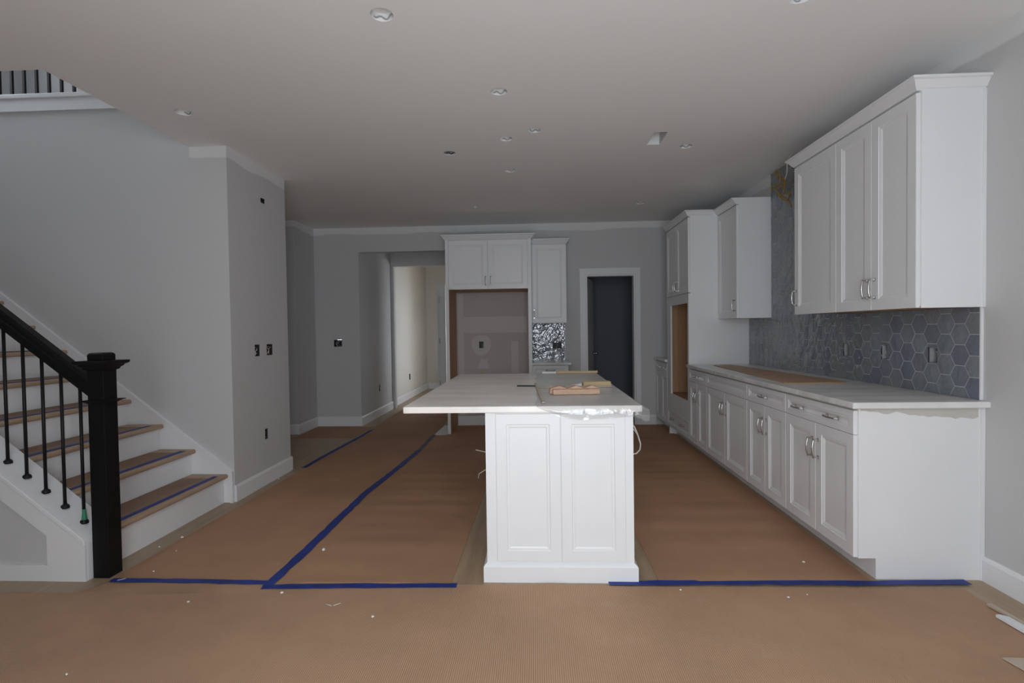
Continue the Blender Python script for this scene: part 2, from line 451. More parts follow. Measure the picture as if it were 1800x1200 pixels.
# upper storey around the stairwell
struct('wall_upper_left', panel('x', XLEFT, -0.1, 1.4, 5.6, CE, 5.5, holes=[(2.95, 4.15, 3.75, 4.65)]), 'wall_plain')
struct('wall_upper_back', panel('y', 5.2, 0.1, XLEFT, -1.2, 3.043, 5.5), 'wall_plain')
struct('wall_upper_front', panel('y', 2.2, -0.1, XLEFT, -1.2, 3.043, 5.5), 'wall_plain')
struct('wall_upper_right', panel('x', -1.4, 0.1, 2.2, 5.2, 3.043, 5.5), 'wall_plain')
struct('ceiling_upper', panel('z', 5.4, 0.1, XLEFT - 0.1, -1.2, 1.4, 5.6), 'ceiling')
# window frames in the wall behind the photographer
for i, (a0, a1, b0, b1) in enumerate(REAR_WINDOWS):
    mb = MB()
    w = (a1 - a0) / 3
    for k in range(3):
        p, q = a0 + k * w, a0 + (k + 1) * w
        mb.box(p, p + 0.06, Y_REAR - 0.10, Y_REAR - 0.04, b0, b1).box(q - 0.06, q, Y_REAR - 0.10, Y_REAR - 0.04, b0, b1)
        mb.box(p + 0.06, q - 0.06, Y_REAR - 0.10, Y_REAR - 0.04, b0, b0 + 0.08).box(p + 0.06, q - 0.06, Y_REAR - 0.10, Y_REAR - 0.04, b1 - 0.06, b1)
    struct('window_%d' % (i + 1), mb, 'trim')

# baseboards
def bb_prof(h): return [(0, 0), (0.014, 0), (0.014, h - 0.02), (0.007, h), (0, h)]
def bb_x(name, x, d, y0, y1, h=0.13):      # on a wall facing +-x
    struct(name, MB().prism([(x + d * u, z) for u, z in bb_prof(h)], 'y', y0, y1), 'trim')
def bb_y(name, y, d, x0, x1, h=0.13):
    struct(name, MB().prism([(y + d * u, z) for u, z in bb_prof(h)], 'x', x0, x1), 'trim')
bb_x('baseboard_column', XK, 1, YK1 + 0.0, YK2 + 0.014)
bb_x('baseboard_right', XW, -1, Y_REAR, YN - 0.001, 0.125)
bb_y('baseboard_back', YB, -1, XL + 0.014, XH)
bb_y('baseboard_niche', YB, -1, -1.08, -0.09)
bb_y('baseboard_door', YB, -1, 1.42, XB)
bb_x('baseboard_alcove', XL, 1, YA, YB - 0.014)
bb_y('baseboard_alcove_return', YA, -1, -3.9, XL + 0.014)
bb_x('baseboard_passage', XH, 1, YB - 0.014, YH)
bb_x('baseboard_hall', XH - 0.035, 1, YH + 0.1, 11.6)
bb_y('baseboard_hall_end', 11.6, -1, XH, -1.02)

# pantry doorway: casing, jamb and the door standing open inside
mb = MB()
for (p, q) in ((DOOR_OPEN[0] - 0.082, DOOR_OPEN[0] - 0.004), (DOOR_OPEN[1] + 0.004, DOOR_OPEN[1] + 0.068)):
    mb.box(p, q, YB - 0.016, YB, 0, 2.039)
    mb.box(p + 0.012, q - 0.012, YB - 0.022, YB - 0.016, 0, 2.039)
mb.box(DOOR_OPEN[0] - 0.082, DOOR_OPEN[1] + 0.068, YB - 0.016, YB, 2.039, 2.112)
mb.box(DOOR_OPEN[0] - 0.090, DOOR_OPEN[1] + 0.076, YB - 0.022, YB, 2.112, 2.122)
cas = struct('trim_1', mb, 'trim')
mb = MB()
mb.box(DOOR_OPEN[0], DOOR_OPEN[0] + 0.018, YB - 0.002, YB + 0.13, 0, 2.035).box(DOOR_OPEN[1] - 0.018, DOOR_OPEN[1], YB - 0.002, YB + 0.13, 0, 2.035)
mb.box(DOOR_OPEN[0] + 0.018, DOOR_OPEN[1] - 0.018, YB - 0.002, YB + 0.13, 2.017, 2.035)
struct('jamb', mb, 'trim', cas)
for z in (0.3, 1.05, 1.78):
    struct('hinge', MB().box(DOOR_OPEN[0] + 0.018, DOOR_OPEN[0] + 0.022, YB + 0.09, YB + 0.125, z, z + 0.09), 'nickel', cas)
def door_leaf(w, h, t=0.035):
    """two-panel interior door, front at y=0, hinge at x=0"""
    st = 0.11
    zs = [(0.20, 0.86), (1.02, h - 0.13)]
    mb = MB()
    mb.box(0, st, 0, t, 0, h).box(w - st, w, 0, t, 0, h)
    mb.box(st, w - st, 0, t, 0, zs[0][0]).box(st, w - st, 0, t, zs[0][1], zs[1][0]).box(st, w - st, 0, t, zs[1][1], h)
    for a, b in zs:
        mb.loft([[(st, 0, a), (w - st, 0, a), (w - st, 0, b), (st, 0, b)],
                 [(st + 0.02, 0.012, a + 0.02), (w - st - 0.02, 0.012, a + 0.02), (w - st - 0.02, 0.012, b - 0.02), (st + 0.02, 0.012, b - 0.02)],
                 [(st + 0.03, 0.012, a + 0.03), (w - st - 0.03, 0.012, a + 0.03), (w - st - 0.03, 0.012, b - 0.03), (st + 0.03, 0.012, b - 0.03)],
                 [(st + 0.05, 0.004, a + 0.05), (w - st - 0.05, 0.004, a + 0.05), (w - st - 0.05, 0.004, b - 0.05), (st + 0.05, 0.004, b - 0.05)]])
        mb.box(st, w - st, t - 0.012, t, a, b)
    return mb
dl = struct('door_1', door_leaf(0.62, 2.0), 'door')
dl.location = (DOOR_OPEN[0] + 0.03, YB + 0.13, 0.012)
dl.rotation_euler = (0, 0, math.radians(76))
kn = MB().lathe([(0.0, -0.055), (0.022, -0.05), (0.026, -0.035), (0.012, -0.02), (0.012, 0.0), (0.03, 0.0), (0.03, 0.006), (0.0, 0.006)], n=16)
ko = kn.build('door_knob', 'nickel', dl, loc=(0.56, -0.006, 0.93)); ko.rotation_euler = (-math.pi / 2, 0, 0)
# hall: white cased door edge with hinges seen through the passage
mb = MB().box(-1.735, -1.585, 9.06, 9.10, 0, 2.13).box(-1.735, -1.720, 9.05, 9.06, 0, 2.13)
hd = struct('door_2', mb, 'trim')
for z in (0.32, 1.08, 1.80):
    struct('hinge', MB().box(-1.700, -1.690, 9.052, 9.060, z, z + 0.1), 'nickel', hd)

# ------------------------------------------------------------------ electrical boxes and wires
def elec_box(w, h, d, loc, rz, label, m='box_dark', group=None, wires=2, seed=0):
    """open-fronted box, front at y=0, mouth centred on (0, 0, 0)"""
    o = thing('electrical_box', loc, label, 'electrical box', group, rz)
    t = 0.003
    a, b = w / 2, h / 2
    mb = MB().box(-a, -a + t, 0, d, -b, b).box(a - t, a, 0, d, -b, b).box(-a + t, a - t, 0, d, -b, -b + t).box(-a + t, a - t, 0, d, b - t, b)
    mb.box(-a + t, a - t, d - t, d, -b + t, b - t)
    mb.build('box_shell', m, o)
    rnd = random.Random(seed)
    for k in range(wires):
        x0, z0 = rnd.uniform(-a * 0.5, a * 0.5), b * 0.75
        p = [(x0, d - 0.006, z0)]
        x, z = x0, z0
        for i in range(5):
            x = max(-a * 0.7, min(a * 0.7, x + rnd.uniform(-0.02, 0.02))); z -= h * 0.16
            p.append((x, rnd.uniform(0.006, d * 0.5), z))
        MB().tube(p, 0.0028, 6).build('wire', 'wire_white' if k % 2 == 0 else 'wire_copper', o)
    return o
def box_in(hole, plane, c, rz, label, d=0.055, **kw):
    w, h = hole[1] - hole[0], hole[3] - hole[2]
    ca, cb = (hole[0] + hole[1]) / 2, (hole[2] + hole[3]) / 2
    loc = (c, ca, cb) if plane == 'x' else (ca, c, cb)
    return elec_box(w - 0.004, h - 0.004, d, loc, rz, label, **kw)
# facing +x: local -y -> +x  => rz = +90 deg ; facing -x: rz = -90 deg
box_in(COL_BOXES[0], 'x', XK - 0.002, math.pi / 2, 'open switch box on grey column, the one closer to the stairs', seed=1, wires=3)
box_in(COL_BOXES[1], 'x', XK - 0.002, math.pi / 2, 'wider open switch box on grey column beside its narrower twin', seed=2, wires=4)
box_in(COL_BOXES[2], 'x', XK - 0.002, math.pi / 2, 'open outlet box low on the grey column above the baseboard', seed=3)
box_in(COL_BOXES[3], 'x', XK - 0.002, math.pi / 2, 'small dark open box high on the grey column near the ceiling', seed=4)
box_in(ALC_BOX, 'y', YB + 0.002, 0, 'wide open switch box on the back wall left of the passage opening', seed=15, wires=3)
box_in(NICHE_BOX, 'y', YB + 0.002, 0, 'open outlet box in the bare wall inside the fridge recess', seed=6)
box_in(SPLASH_BOX, 'y', YB - 0.002, 0, 'wide dark outlet box in the glossy tile beside the fridge recess', seed=8, wires=1)
box_in(HALL_BOX1, 'x', XH - 0.002, math.pi / 2, 'open outlet box low on the passage wall just inside the opening', seed=9)
box_in(HALL_BOX2, 'x', XH - 0.037, math.pi / 2, 'open outlet box low on the sunlit far hall wall', seed=10)
TL = ['outlet box in tile under the hood gap beside the tall cabinet', 'second outlet box in tile from the tall cabinet',
      'outlet box in tile under the paired wall cabinet doors', 'outlet box in tile closest to the end of the tiled wall']
for hb, lb in zip(TILE_BOXES, TL):
    box_in(hb, 'x', XW - 0.004, -math.pi / 2, lb, m='box_grey', seed=int(hb[0] * 100), wires=1, group='outlet boxes in the hexagon tile')

# ------------------------------------------------------------------ ceiling light cans, vent and plates
CAN_LABELS = ['large round light cutout in the ceiling nearest the camera, left of centre', 'round light cutout over the front of the island',
              'round light cutout in the ceiling beside the stair opening', 'round light cutout in the ceiling left of its close twin over the island',
              'round light cutout right of its close twin over the island', 'dark round light cutout in the ceiling left of the island',
              'round light cutout over the far part of the island', 'round light cutout beside the rectangular vent hole',
              'small far light cutout in the ceiling before the pantry door', 'light cutout at the very top edge of the ceiling near the wall cabinets']
for (x, y, r), lb in zip(LIGHT_HOLES, CAN_LABELS):
    o = thing('light_can', (x, y, CE), lb, 'ceiling light', 'recessed light cutouts')
    n = 24
    dark = 'dark' in lb
    mb = MB()
    R_, h = r - 0.001, 0.035 if not dark else 0.09
    lo = [[(R_ * math.cos(2 * math.pi * j / n), R_ * math.sin(2 * math.pi * j / n), z) for j in range(n)] for z in (0.004, h)]
    mb.loft(lo, caps=False, smooth=True)
    mb.add(lo[1], [tuple(range(n))])
    mb.build('can', 'plaster' if not dark else 'box_grey', o)
    MB().tube([(0.86 * r * math.cos(t_), 0.86 * r * math.sin(t_), 0.012 + 0.007 * math.sin(5 * t_ + 40 * x)) for t_ in [0.25 + 0.22 * i_ + 0.4 * math.sin(9 * y) for i_ in range(11)]], 0.0035, 6).build('cable', 'box_dark' if dark else 'box_grey', o)  # added dark arc that draws the cutout's shaded rear rim, not wiring
o = thing('vent_boot', ((VENT[0] + VENT[1]) / 2, (VENT[2] + VENT[3]) / 2, CE), 'rectangular sheet metal vent hole in the ceiling', 'vent')
a, b = (VENT[1] - VENT[0]) / 2 - 0.002, (VENT[3] - VENT[2]) / 2 - 0.002
mb = MB().box(-a, -a + 0.002, -b, b, 0.002, 0.2).box(a - 0.002, a, -b, b, 0.002, 0.2).box(-a + 0.002, a - 0.002, -b, -b + 0.002, 0.002, 0.2)
mb.box(-a + 0.002, a - 0.002, b - 0.002, b, 0.002, 0.2).box(-a + 0.002, a - 0.002, -b + 0.002, b - 0.002, 0.198, 0.2)
mb.build('boot', 'plaster', o)
sp = MB().lathe([(0.018, 0.0), (0.018, -0.006), (0.008, -0.008), (0.008, -0.02), (0.0, -0.02)], (0, 0, 0), 12).build('sprinkler_head', 'plaster', loc=(-0.683, 6.005, CE))
tag(sp, 'tiny white sprinkler head on the far ceiling before the fridge cabinet', 'sprinkler')

# ------------------------------------------------------------------ cabinets
def door_mesh(w, h, t=0.02, st=0.058, raise_=False):
    """frame-and-panel front in the xz plane, front face y=0 going to y=t"""
    mb = MB()
    def ring(i, y): return [(i, y, i), (w - i, y, i), (w - i, y, h - i), (i, y, h - i)]
    st = min(st, h * 0.30, w * 0.30)
    mb.loft([ring(0.0, t), ring(0.0, 0.0015), ring(0.0015, 0), ring(st, 0), ring(st + 0.004, 0.004), ring(st + 0.010, 0.004), ring(st + 0.024, 0.010)])
    return mb
def pull(parent, m='nickel', vertical=True, loc=(0, 0, 0), L=0.1):
    """arched bar pull on two square rosettes, stands off towards -y"""
    mb = MB()
    for s in (-1, 1):
        c = s * L / 2
        mb.sqstack([(0.009, 0), (0.009, 0.003), (0.006, 0.006), (0.0045, 0.008), (0.0045, 0.026), (0.0055, 0.030)], 0, 0)
        k = 24
        mb.v[-k:] = [(x, -z, c + y) for x, y, z in mb.v[-k:]]
    pts = []
    for i in range(11):
        u = -1 + 2 * i / 10
        pts.append((0, -0.026 - 0.010 * (1 - u * u), u * (L / 2 + 0.004)))
    mb.tube(pts, 0.0042, 8, [0.9, 1, 1.05, 1.1, 1.15, 1.2, 1.15, 1.1, 1.05, 1, 0.9])
    if not vertical: mb.v = [(z, y, x) for x, y, z in mb.v]
    return mb.build('handle', m, parent, loc=loc)
GAP = 0.0015
def add_door(root, x0, x1, z0, z1, handle=None, hz=None, L=0.1, name='door'):
    """handle: 'l' or 'r' side; hz: height of pull centre"""
    d = door_mesh(x1 - x0 - 2 * GAP, z1 - z0 - 2 * GAP).build(name, 'cabinet', root, loc=(x0 + GAP, 0, z0 + GAP))
    if handle:
        w = x1 - x0 - 2 * GAP
        hx = 0.030 if handle == 'l' else w - 0.030
        pull(d, vertical=True, loc=(hx, 0, hz - z0), L=L)
    return d
def add_drawer(root, x0, x1, z0, z1, pulls=(0.5,), st=0.034):
    w, h = x1 - x0 - 2 * GAP, z1 - z0 - 2 * GAP
    d = door_mesh(w, h, st=st).build('drawer', 'cabinet', root, loc=(x0 + GAP, 0, z0 + GAP))
    for p in pulls: pull(d, vertical=False, loc=(w * p, 0, h / 2))
    return d
def crown(root, x0, x1, y0, y1, z, left, right, h=0.06, p=0.045, name='crown_moulding'):
    """flared cornice on front (-y) and optionally on the two ends"""
    mb = MB()
    def ring(o, zz): return [(x0 - o * left, y0 - o, zz), (x1 + o * right, y0 - o, zz), (x1 + o * right, y1, zz), (x0 - o * left, y1, zz)]
    mb.loft([ring(0.004, z), ring(0.006, z + 0.006), ring(0.012, z + 0.010), ring(p * 0.75, z + h * 0.72), ring(p, z + h * 0.8), ring(p, z + h)])
    return mb.build(name, 'cabinet', root)
RZ = -math.pi / 2
DEPTH = XW - XB - 0.001

def base_cabinet(yf, yn, label, pulls, doors=2, end=False, drawer=True):
    w = yf - yn
    o = thing('base_cabinet', (XB, yf, 0), label, 'cabinet', 'base cabinets along the tiled wall', RZ)
    d0 = 0.021
    MB().box(0.0005, w - 0.0005, d0, DEPTH, 0.108, 0.880).build('body', 'cabinet', o)
    MB().box(0.0005, w - 0.0005, 0.108, 0.122, 0.0, 0.108).build('toe_kick', 'cabinet', o)
    zt = 0.742
    if drawer: add_drawer(o, 0, w, zt, 0.868, pulls)
    for k in range(doors):
        x0, x1 = w * k / doors, w * (k + 1) / doors
        add_door(o, x0, x1, 0.110, zt, 'r' if k % 2 == 0 else 'l', 0.595)
    return o
c1 = base_cabinet(Y1, YN, 'white base cabinet with two pulls on one drawer, at the open end', (0.25, 0.75))
# finished end panel with its toe notch, wall scribe and the bare unpainted strip below the counter
pts = [(0.022, 0.108), (0.108, 0.108), (0.108, 0.0), (DEPTH, 0.0), (DEPTH, 0.880), (0.022, 0.880)]
W1 = Y1 - YN
MB().prism(pts, 'x', W1 - 0.0005, W1 + 0.006).build('end_panel', 'cabinet', c1)
MB().box(W1 + 0.006, W1 + 0.012, DEPTH - 0.02, DEPTH, 0, 0.880).build('scribe_strip', 'cabinet', c1)
rnd = random.Random(3)
low = [(0.03 + i * (DEPTH - 0.06) / 26, 0.872 - 0.045 * min(1, (i / 26) * 1.25) ** 0.7 + rnd.uniform(-0.005, 0.005)) for i in range(27)]
low[0] = (0.03, 0.866); low[8] = (low[8][0], 0.862); low[9] = (low[9][0], 0.856)
MB().prism([(DEPTH - 0.03, 0.879), (0.03, 0.879)] + low, 'x', W1 + 0.006, W1 + 0.0068).build('bare_strip', 'glue', c1)
base_cabinet(Y2, Y1, 'white base cabinet with a single drawer pull beside the wide drawer cabinet', (0.5,))
base_cabinet(Y3, Y2, 'white base cabinet with a blank drawer front and no drawer pull', ())
base_cabinet(YT, Y3, 'narrow white base cabinet tucked against the tall oven cabinet', (0.5,))
far_w = YB - YTF - 0.016
oc = thing('base_cabinet', (XB, YB - 0.016, 0), 'white base cabinet in the far corner beyond the tall oven cabinet', 'cabinet', None, RZ)
MB().box(0.0005, far_w - 0.0005, 0.021, DEPTH, 0.108, 0.880).build('body', 'cabinet', oc)
MB().box(0.0005, far_w - 0.0005, 0.108, 0.122, 0, 0.108).build('toe_kick', 'cabinet', oc)
add_drawer(oc, 0, far_w, 0.742, 0.868, (0.25, 0.75))
add_door(oc, 0, far_w / 2, 0.110, 0.742); add_door(oc, far_w / 2, far_w, 0.110, 0.742)

def slab(name, x0, x1, y0, y1, z0, z1, m, label, cat='countertop', bev=0.006):
    o = MB().box(x0, x1, y0, y1, z0, z1).build(name, m, bevel=bev, segs=3)
    return tag(o, label, cat)
slab('countertop', 1.5887, XW - 0.0005, 2.659, YT - 0.001, 0.8815, ZC, 'quartz', 'long white quartz countertop along the tiled wall')
slab('countertop', 1.5887, XW - 0.0005, YTF + 0.001, YB - 0.0005, 0.8815, ZC, 'quartz', 'short white countertop in the far corner beyond the oven cabinet')

# tall oven cabinet
TW = YTF - YT
to = thing('oven_cabinet', (XB, YTF, 0), 'tall white cabinet with an empty wood-lined oven opening', 'cabinet', None, RZ)
OX0, OX1, OZ0, OZ1 = 0.165, TW - 0.045, 0.515, 1.565
MB().box(0, 0.02, 0.021, DEPTH, 0.0, 2.475).build('side_panel', 'cabinet', to)
MB().prism([(0.021, 0.108), (0.108, 0.108), (0.108, 0), (DEPTH, 0), (DEPTH, 2.475), (0.021, 2.475)], 'x', TW - 0.02, TW).build('side_panel', 'cabinet', to)
MB().box(0.02, TW - 0.02, 0.021, DEPTH, 1.62, 2.475).build('upper_box', 'cabinet', to)
MB().box(0.02, TW - 0.02, 0.021, DEPTH, 0.108, 0.46).build('lower_box', 'cabinet', to)
MB().box(0.02, TW - 0.02, 0.108, 0.122, 0.0, 0.108).build('toe_kick', 'cabinet', to)
mb = MB().box(0, OX0, 0.002, 0.021, 0.325, 1.665).box(OX1, TW, 0.002, 0.021, 0.325, 1.665).box(OX0, OX1, 0.002, 0.021, 0.325, OZ0).box(OX0, OX1, 0.002, 0.021, OZ1, 1.665)
mb.build('face_frame', 'cabinet', to)
mb = MB().box(0.02, TW - 0.02, DEPTH - 0.02, DEPTH - 0.005, 0.46, 1.62)
mb.box(0.021, 0.03, 0.0215, DEPTH - 0.02, 0.46, 1.62).box(TW - 0.03, TW - 0.021, 0.0215, DEPTH - 0.02, 0.46, 1.62)
mb.box(0.03, TW - 0.03, 0.0215, DEPTH - 0.02, 0.46, OZ0 - 0.002).box(0.03, TW - 0.03, 0.0215, DEPTH - 0.02, 1.6, 1.62)
mb.build('wood_lining', 'plywood', to)
add_drawer(to, 0, TW, 0.110, 0.325, (0.27, 0.73))
add_door(to, 0, TW / 2, 1.675, 2.465, 'r', 1.77); add_door(to, TW / 2, TW, 1.675, 2.465, 'l', 1.77)
crown(to, 0, TW, 0.0, 0.25, 2.475, 0, 1, h=0.055)
MB().box(0, TW, 0.2505, DEPTH, 2.4755, 2.53).build('crown_top', 'cabinet', to)

# wall cabinets on the tiled wall
ZU, ZUT = 1.386, 2.472
UD = XW - XU - 0.001
def wall_cabinet(yf, yn, label, doors, cl, cr, hz=1.508):
    w = yf - yn
    o = thing('upper_cabinet', (XU, yf, 0), label, 'cabinet', 'wall cabinets on the tiled wall', RZ)
    MB().box(0.0005, w - 0.0005, 0.021, UD, ZU + 0.012, ZUT).build('body', 'cabinet', o)
    MB().box(0.01, w - 0.01, 0.03, UD, ZU + 0.004, ZU + 0.0118).build('bottom_panel', 'plywood', o)
    n = len(doors)
    for k, side in enumerate(doors):
        add_door(o, w * k / n, w * (k + 1) / n, ZU, ZUT - 0.008, side, hz)
    crown(o, 0, w, 0.0, UD, ZUT, cl, cr)
    return o
YAB, YBC, YCF = 3.047, 3.402, 3.930
u1 = wall_cabinet(YBC, YN, 'big white wall cabinet with paired doors at the open end of the tiled wall', ('r', 'l'), 0, 1)
w1 = YBC - YN
MB().box(w1 - 0.0005, w1 + 0.006, 0.022, UD, ZU, ZUT).build('end_panel', 'cabinet', u1)
MB().box(w1 + 0.006, w1 + 0.011, UD - 0.016, UD, ZU, ZUT).build('scribe_strip', 'cabinet', u1)
wall_cabinet(YCF, YBC, 'single-door white wall cabinet beside the empty hood gap and yellow cable', ('l',), 1, 0)
u2 = wall_cabinet(YT - 0.001, 5.030, 'narrow white wall cabinet between the hood gap and the oven cabinet', ('r',), 0, 0)
w2 = YT - 5.031
MB().box(w2 - 0.0005, w2 + 0.005, 0.022, UD, ZU, ZUT).build('end_panel', 'cabinet', u2)

# fridge surround
YF = 6.458
FD = YB - YF - 0.001
fr = thing('fridge_cabinet', (-1.122, YF, 0), 'white refrigerator surround with two top doors and an empty recess', 'cabinet')
FW = 1.078
MB().box(0, 0.036, 0, FD, 0, 2.44).build('side_panel', 'cabinet', fr)
MB().box(FW - 0.043, FW, 0, FD, 0, 2.44).build('side_panel', 'cabinet', fr)
MB().box(0.0365, 0.041, 0.012, FD, 0, 1.815).build('side_lining', 'plywood', fr)
MB().box(0.036, FW - 0.043, 0.021, FD, 1.835, 2.44).build('over_box', 'cabinet', fr)
MB().box(0.037, FW - 0.044, 0.022, FD, 1.822, 1.8348).build('bottom_panel', 'plywood', fr)
xm = 0.036 + (FW - 0.079) / 2
add_door(fr, 0.036, xm, 1.820, 2.432, 'r', 1.925)
add_door(fr, xm, FW - 0.043, 1.820, 2.432, 'l', 1.925)
crown(fr, 0, FW, 0.0, 0.215, 2.44, 1, 1, p=0.05)
MB().box(0, FW, 0.2155, FD, 2.4405, 2.50).build('crown_top', 'cabinet', fr)
# bare wall inside the recess with dried joint-compound patches
nw = tag(panel('y', YB - 0.003, 0.0025, -1.08, -0.089, 0.132, 1.82, holes=[NICHE_BOX]).build('drywall_panel', 'pinkwall'), 'bare pinkish grey drywall at the back of the fridge recess', 'drywall')
mb = MB(); n = 28
cc = (-0.745, 1.105)
hx, hz = 0.034, 0.049
inn, out = [], []
for k in range(n):
    th = 2 * math.pi * k / n; dx, dz = math.cos(th), math.sin(th)
    kk = min(hx / max(abs(dx), 1e-6), hz / max(abs(dz), 1e-6))
    inn.append((cc[0] + kk * dx, cc[1] + kk * dz)); rr = 0.135 * (1 + 0.05 * math.sin(3 * th))
    out.append((cc[0] + rr * dx, cc[1] + rr * 1.05 * dz))
for k in range(n):
    l = (k + 1) % n
    mb.add([(inn[k][0], YB - 0.0042, inn[k][1]), (inn[l][0], YB - 0.0042, inn[l][1]), (out[l][0], YB - 0.0032, out[l][1]), (out[k][0], YB - 0.0032, out[k][1])], [(0, 1, 2, 3)])
mb.build('mud_patch', 'mud', nw)
MB().box(-1.06, -0.12, YB - 0.0040, YB - 0.0031, 1.27, 1.49).build('mud_patch', 'mud', nw)
MB().box(-0.335, -0.235, YB - 0.0042, YB - 0.0031, 0.72, 1.15).build('mud_patch', 'mud', nw)
MB().prism([(-0.80, 0.78), (-0.64, 0.78), (-0.67, 0.90), (-0.75, 0.92)], 'y', YB - 0.0044, YB - 0.0031).build('mud_patch', 'mud', nw)
MB().box(-1.06, -0.985, YB - 0.0042, YB - 0.0031, 0.14, 1.80).build('mud_patch', 'mud', nw)
MB().box(-0.765, -0.685, YB - 0.016, YB - 0.0045, 0.70, 0.755).build('valve_plate', 'lath', nw)

# wall and base cabinet between fridge surround and pantry door
o = thing('upper_cabinet', (-0.0435, 6.73, 0), 'single-door white wall cabinet between the fridge surround and the pantry door', 'cabinet')
w3 = 0.4515
MB().box(0, w3, 0.021, YB - 6.731, ZU + 0.01, 2.415).build('body', 'cabinet', o)
add_door(o, 0, w3, ZU, 2.407, 'l', 1.505)
crown(o, 0, w3, 0, YB - 6.731, 2.415, 0, 1, h=0.06, p=0.045)
o = thing('base_cabinet', (-0.0435, 6.47, 0), 'small white base cabinet between the fridge surround and the pantry door', 'cabinet')
MB().box(0, 0.45, 0.021, YB - 6.471, 0.108, 0.8595).build('body', 'cabinet', o)
MB().box(0, 0.45, 0.108, 0.122, 0, 0.108).build('toe_kick', 'cabinet', o)
add_drawer(o, 0, 0.45, 0.73, 0.855, (0.5,)); add_door(o, 0, 0.45, 0.11, 0.73, 'l', 0.6)
slab('countertop', -0.0430, 0.440, 6.425, YB - 0.0005, 0.8600, 0.890, 'quartz', 'small white countertop below the glossy tile by the pantry door', bev=0.004)

# ------------------------------------------------------------------ hexagon tile
HA, HY0, HZ0 = 0.1111, 2.8398, 0.9695
HS = HA / math.sqrt(3)
def clip(poly, x0, x1, y0, y1):
    for ax, lim, sg in ((0, x0, 1), (0, x1, -1), (1, y0, 1), (1, y1, -1)):
        out = []
        for i in range(len(poly)):
            p, q = poly[i], poly[(i + 1) % len(poly)]
            dp, dq = sg * (p[ax] - lim), sg * (q[ax] - lim)
            if dp >= 0: out.append(p)
            if (dp >= 0) != (dq >= 0):
                t = dp / (dp - dq); out.append((p[0] + t * (q[0] - p[0]), p[1] + t * (q[1] - p[1])))
        poly = out
        if len(poly) < 3: return []
    return poly
def area(p): return abs(sum(p[i][0] * p[(i + 1) % len(p)][1] - p[(i + 1) % len(p)][0] * p[i][1] for i in range(len(p)))) / 2
def cells_without(rect, holes):
    cells = [rect]
    for h in holes:
        nxt = []
        for (a, b, c, d) in cells:
            if h[1] <= a or h[0] >= b or h[3] <= c or h[2] >= d: nxt.append((a, b, c, d)); continue
            if h[0] > a: nxt.append((a, h[0], c, d))
            if h[1] < b: nxt.append((h[1], b, c, d))
            a2, b2 = max(a, h[0]), min(b, h[1])
            if h[2] > c: nxt.append((a2, b2, c, h[2]))
            if h[3] < d: nxt.append((a2, b2, h[3], d))
        cells = nxt
    return cells
def hexfield(root, P, cells, s0, t0, srange, trange):
    g = 0.0019
    def hexa(k, m, inset):
        cs, ct = s0 + k * 1.5 * HS, t0 + HA * (m + 0.5 + 0.5 * (k % 2))
        r = HS - inset * 2 / math.sqrt(3)
        return [(cs + r * math.cos(math.pi / 3 * i), ct + r * math.sin(math.pi / 3 * i)) for i in range(6)], (cs, ct)
    shared = None
    for k in range(*srange):
        for m in range(*trange):
            hp, c = hexa(k, m, g)
            pieces = [q for q in (clip(hp, *cl) for cl in cells) if q and area(q) > 2e-5]
            if not pieces: continue
            full = abs(sum(area(q) for q in pieces) - area(hp)) < 1e-7 and len(pieces) == 1
            if full:
                if shared is None:
                    mb = MB()
                    def L(r, d): return [P(r * math.cos(math.pi / 3 * i), r * math.sin(math.pi / 3 * i), d) for i in range(6)]
                    r = HS - g * 2 / math.sqrt(3)
                    mb.loft([L(r, 0.001), L(r, 0.0068), L(r - 0.0016, 0.008)])
                    ob = mb.build('tile', 'tile', root); shared = ob.data
                else:
                    ob = link('tile', shared, root)
                z = P(0, 0, 0); q = P(c[0], c[1], 0)
                ob.location = (q[0] - z[0], q[1] - z[1], q[2] - z[2])
            else:
                mb = MB()
                for q in pieces:
                    mb.loft([[P(u - c[0], v - c[1], d) for u, v in q] for d in (0.001, 0.008)])
                z = P(0, 0, 0); q = P(c[0], c[1], 0)
                mb.build('tile', 'tile', root, loc=(q[0] - z[0], q[1] - z[1], q[2] - z[2]))
YE = 2.716
R1 = (YE, YT - 0.002, ZC + 0.001, ZU + 0.0005)
R2 = (YCF + 0.003, 5.026, ZU + 0.0005, CE - 0.001)
bs = thing('tile_backsplash', (XW, 0, 0), 'slate blue hexagon tile backsplash running above the long countertop', 'backsplash')
def PR(s_, t_, d): return (-0.0035 - d, s_, t_)
for nm, R in (('grout_bed', R1), ('grout_bed', R2)):
    pb = panel('x', -0.0102, 0.0097, *R, holes=[h for h in TILE_BOXES if R is R1])
    pb.build(nm, 'grout', bs)
cells = cells_without(R1, TILE_BOXES) + [R2]
hexfield(bs, PR, cells, HY0, HZ0, (-2, 30), (-2, 18))
MB().box(-0.014, 0.0, YE - 0.008, YE - 0.001, ZC + 0.001, ZU - 0.001).build('edge_trim', 'trim', bs)
b2 = thing('tile_backsplash', (0, YB, 0), 'small glossy hexagon tile backsplash beside the fridge surround', 'backsplash')
R3 = (-0.0425, 0.398, 0.8905, ZU)
def PB(s_, t_, d): return (s_, -0.0035 - d, t_)
panel('y', -0.0102, 0.0097, *R3, holes=[SPLASH_BOX]).build('grout_bed', 'grout', b2)
hexfield(b2, PB, cells_without(R3, [SPLASH_BOX]), 0.01, 0.92, (-2, 7), (-2, 6))
MB().box(0.399, 0.406, -0.014, 0, 0.8905, ZU).build('edge_trim', 'trim', b2)

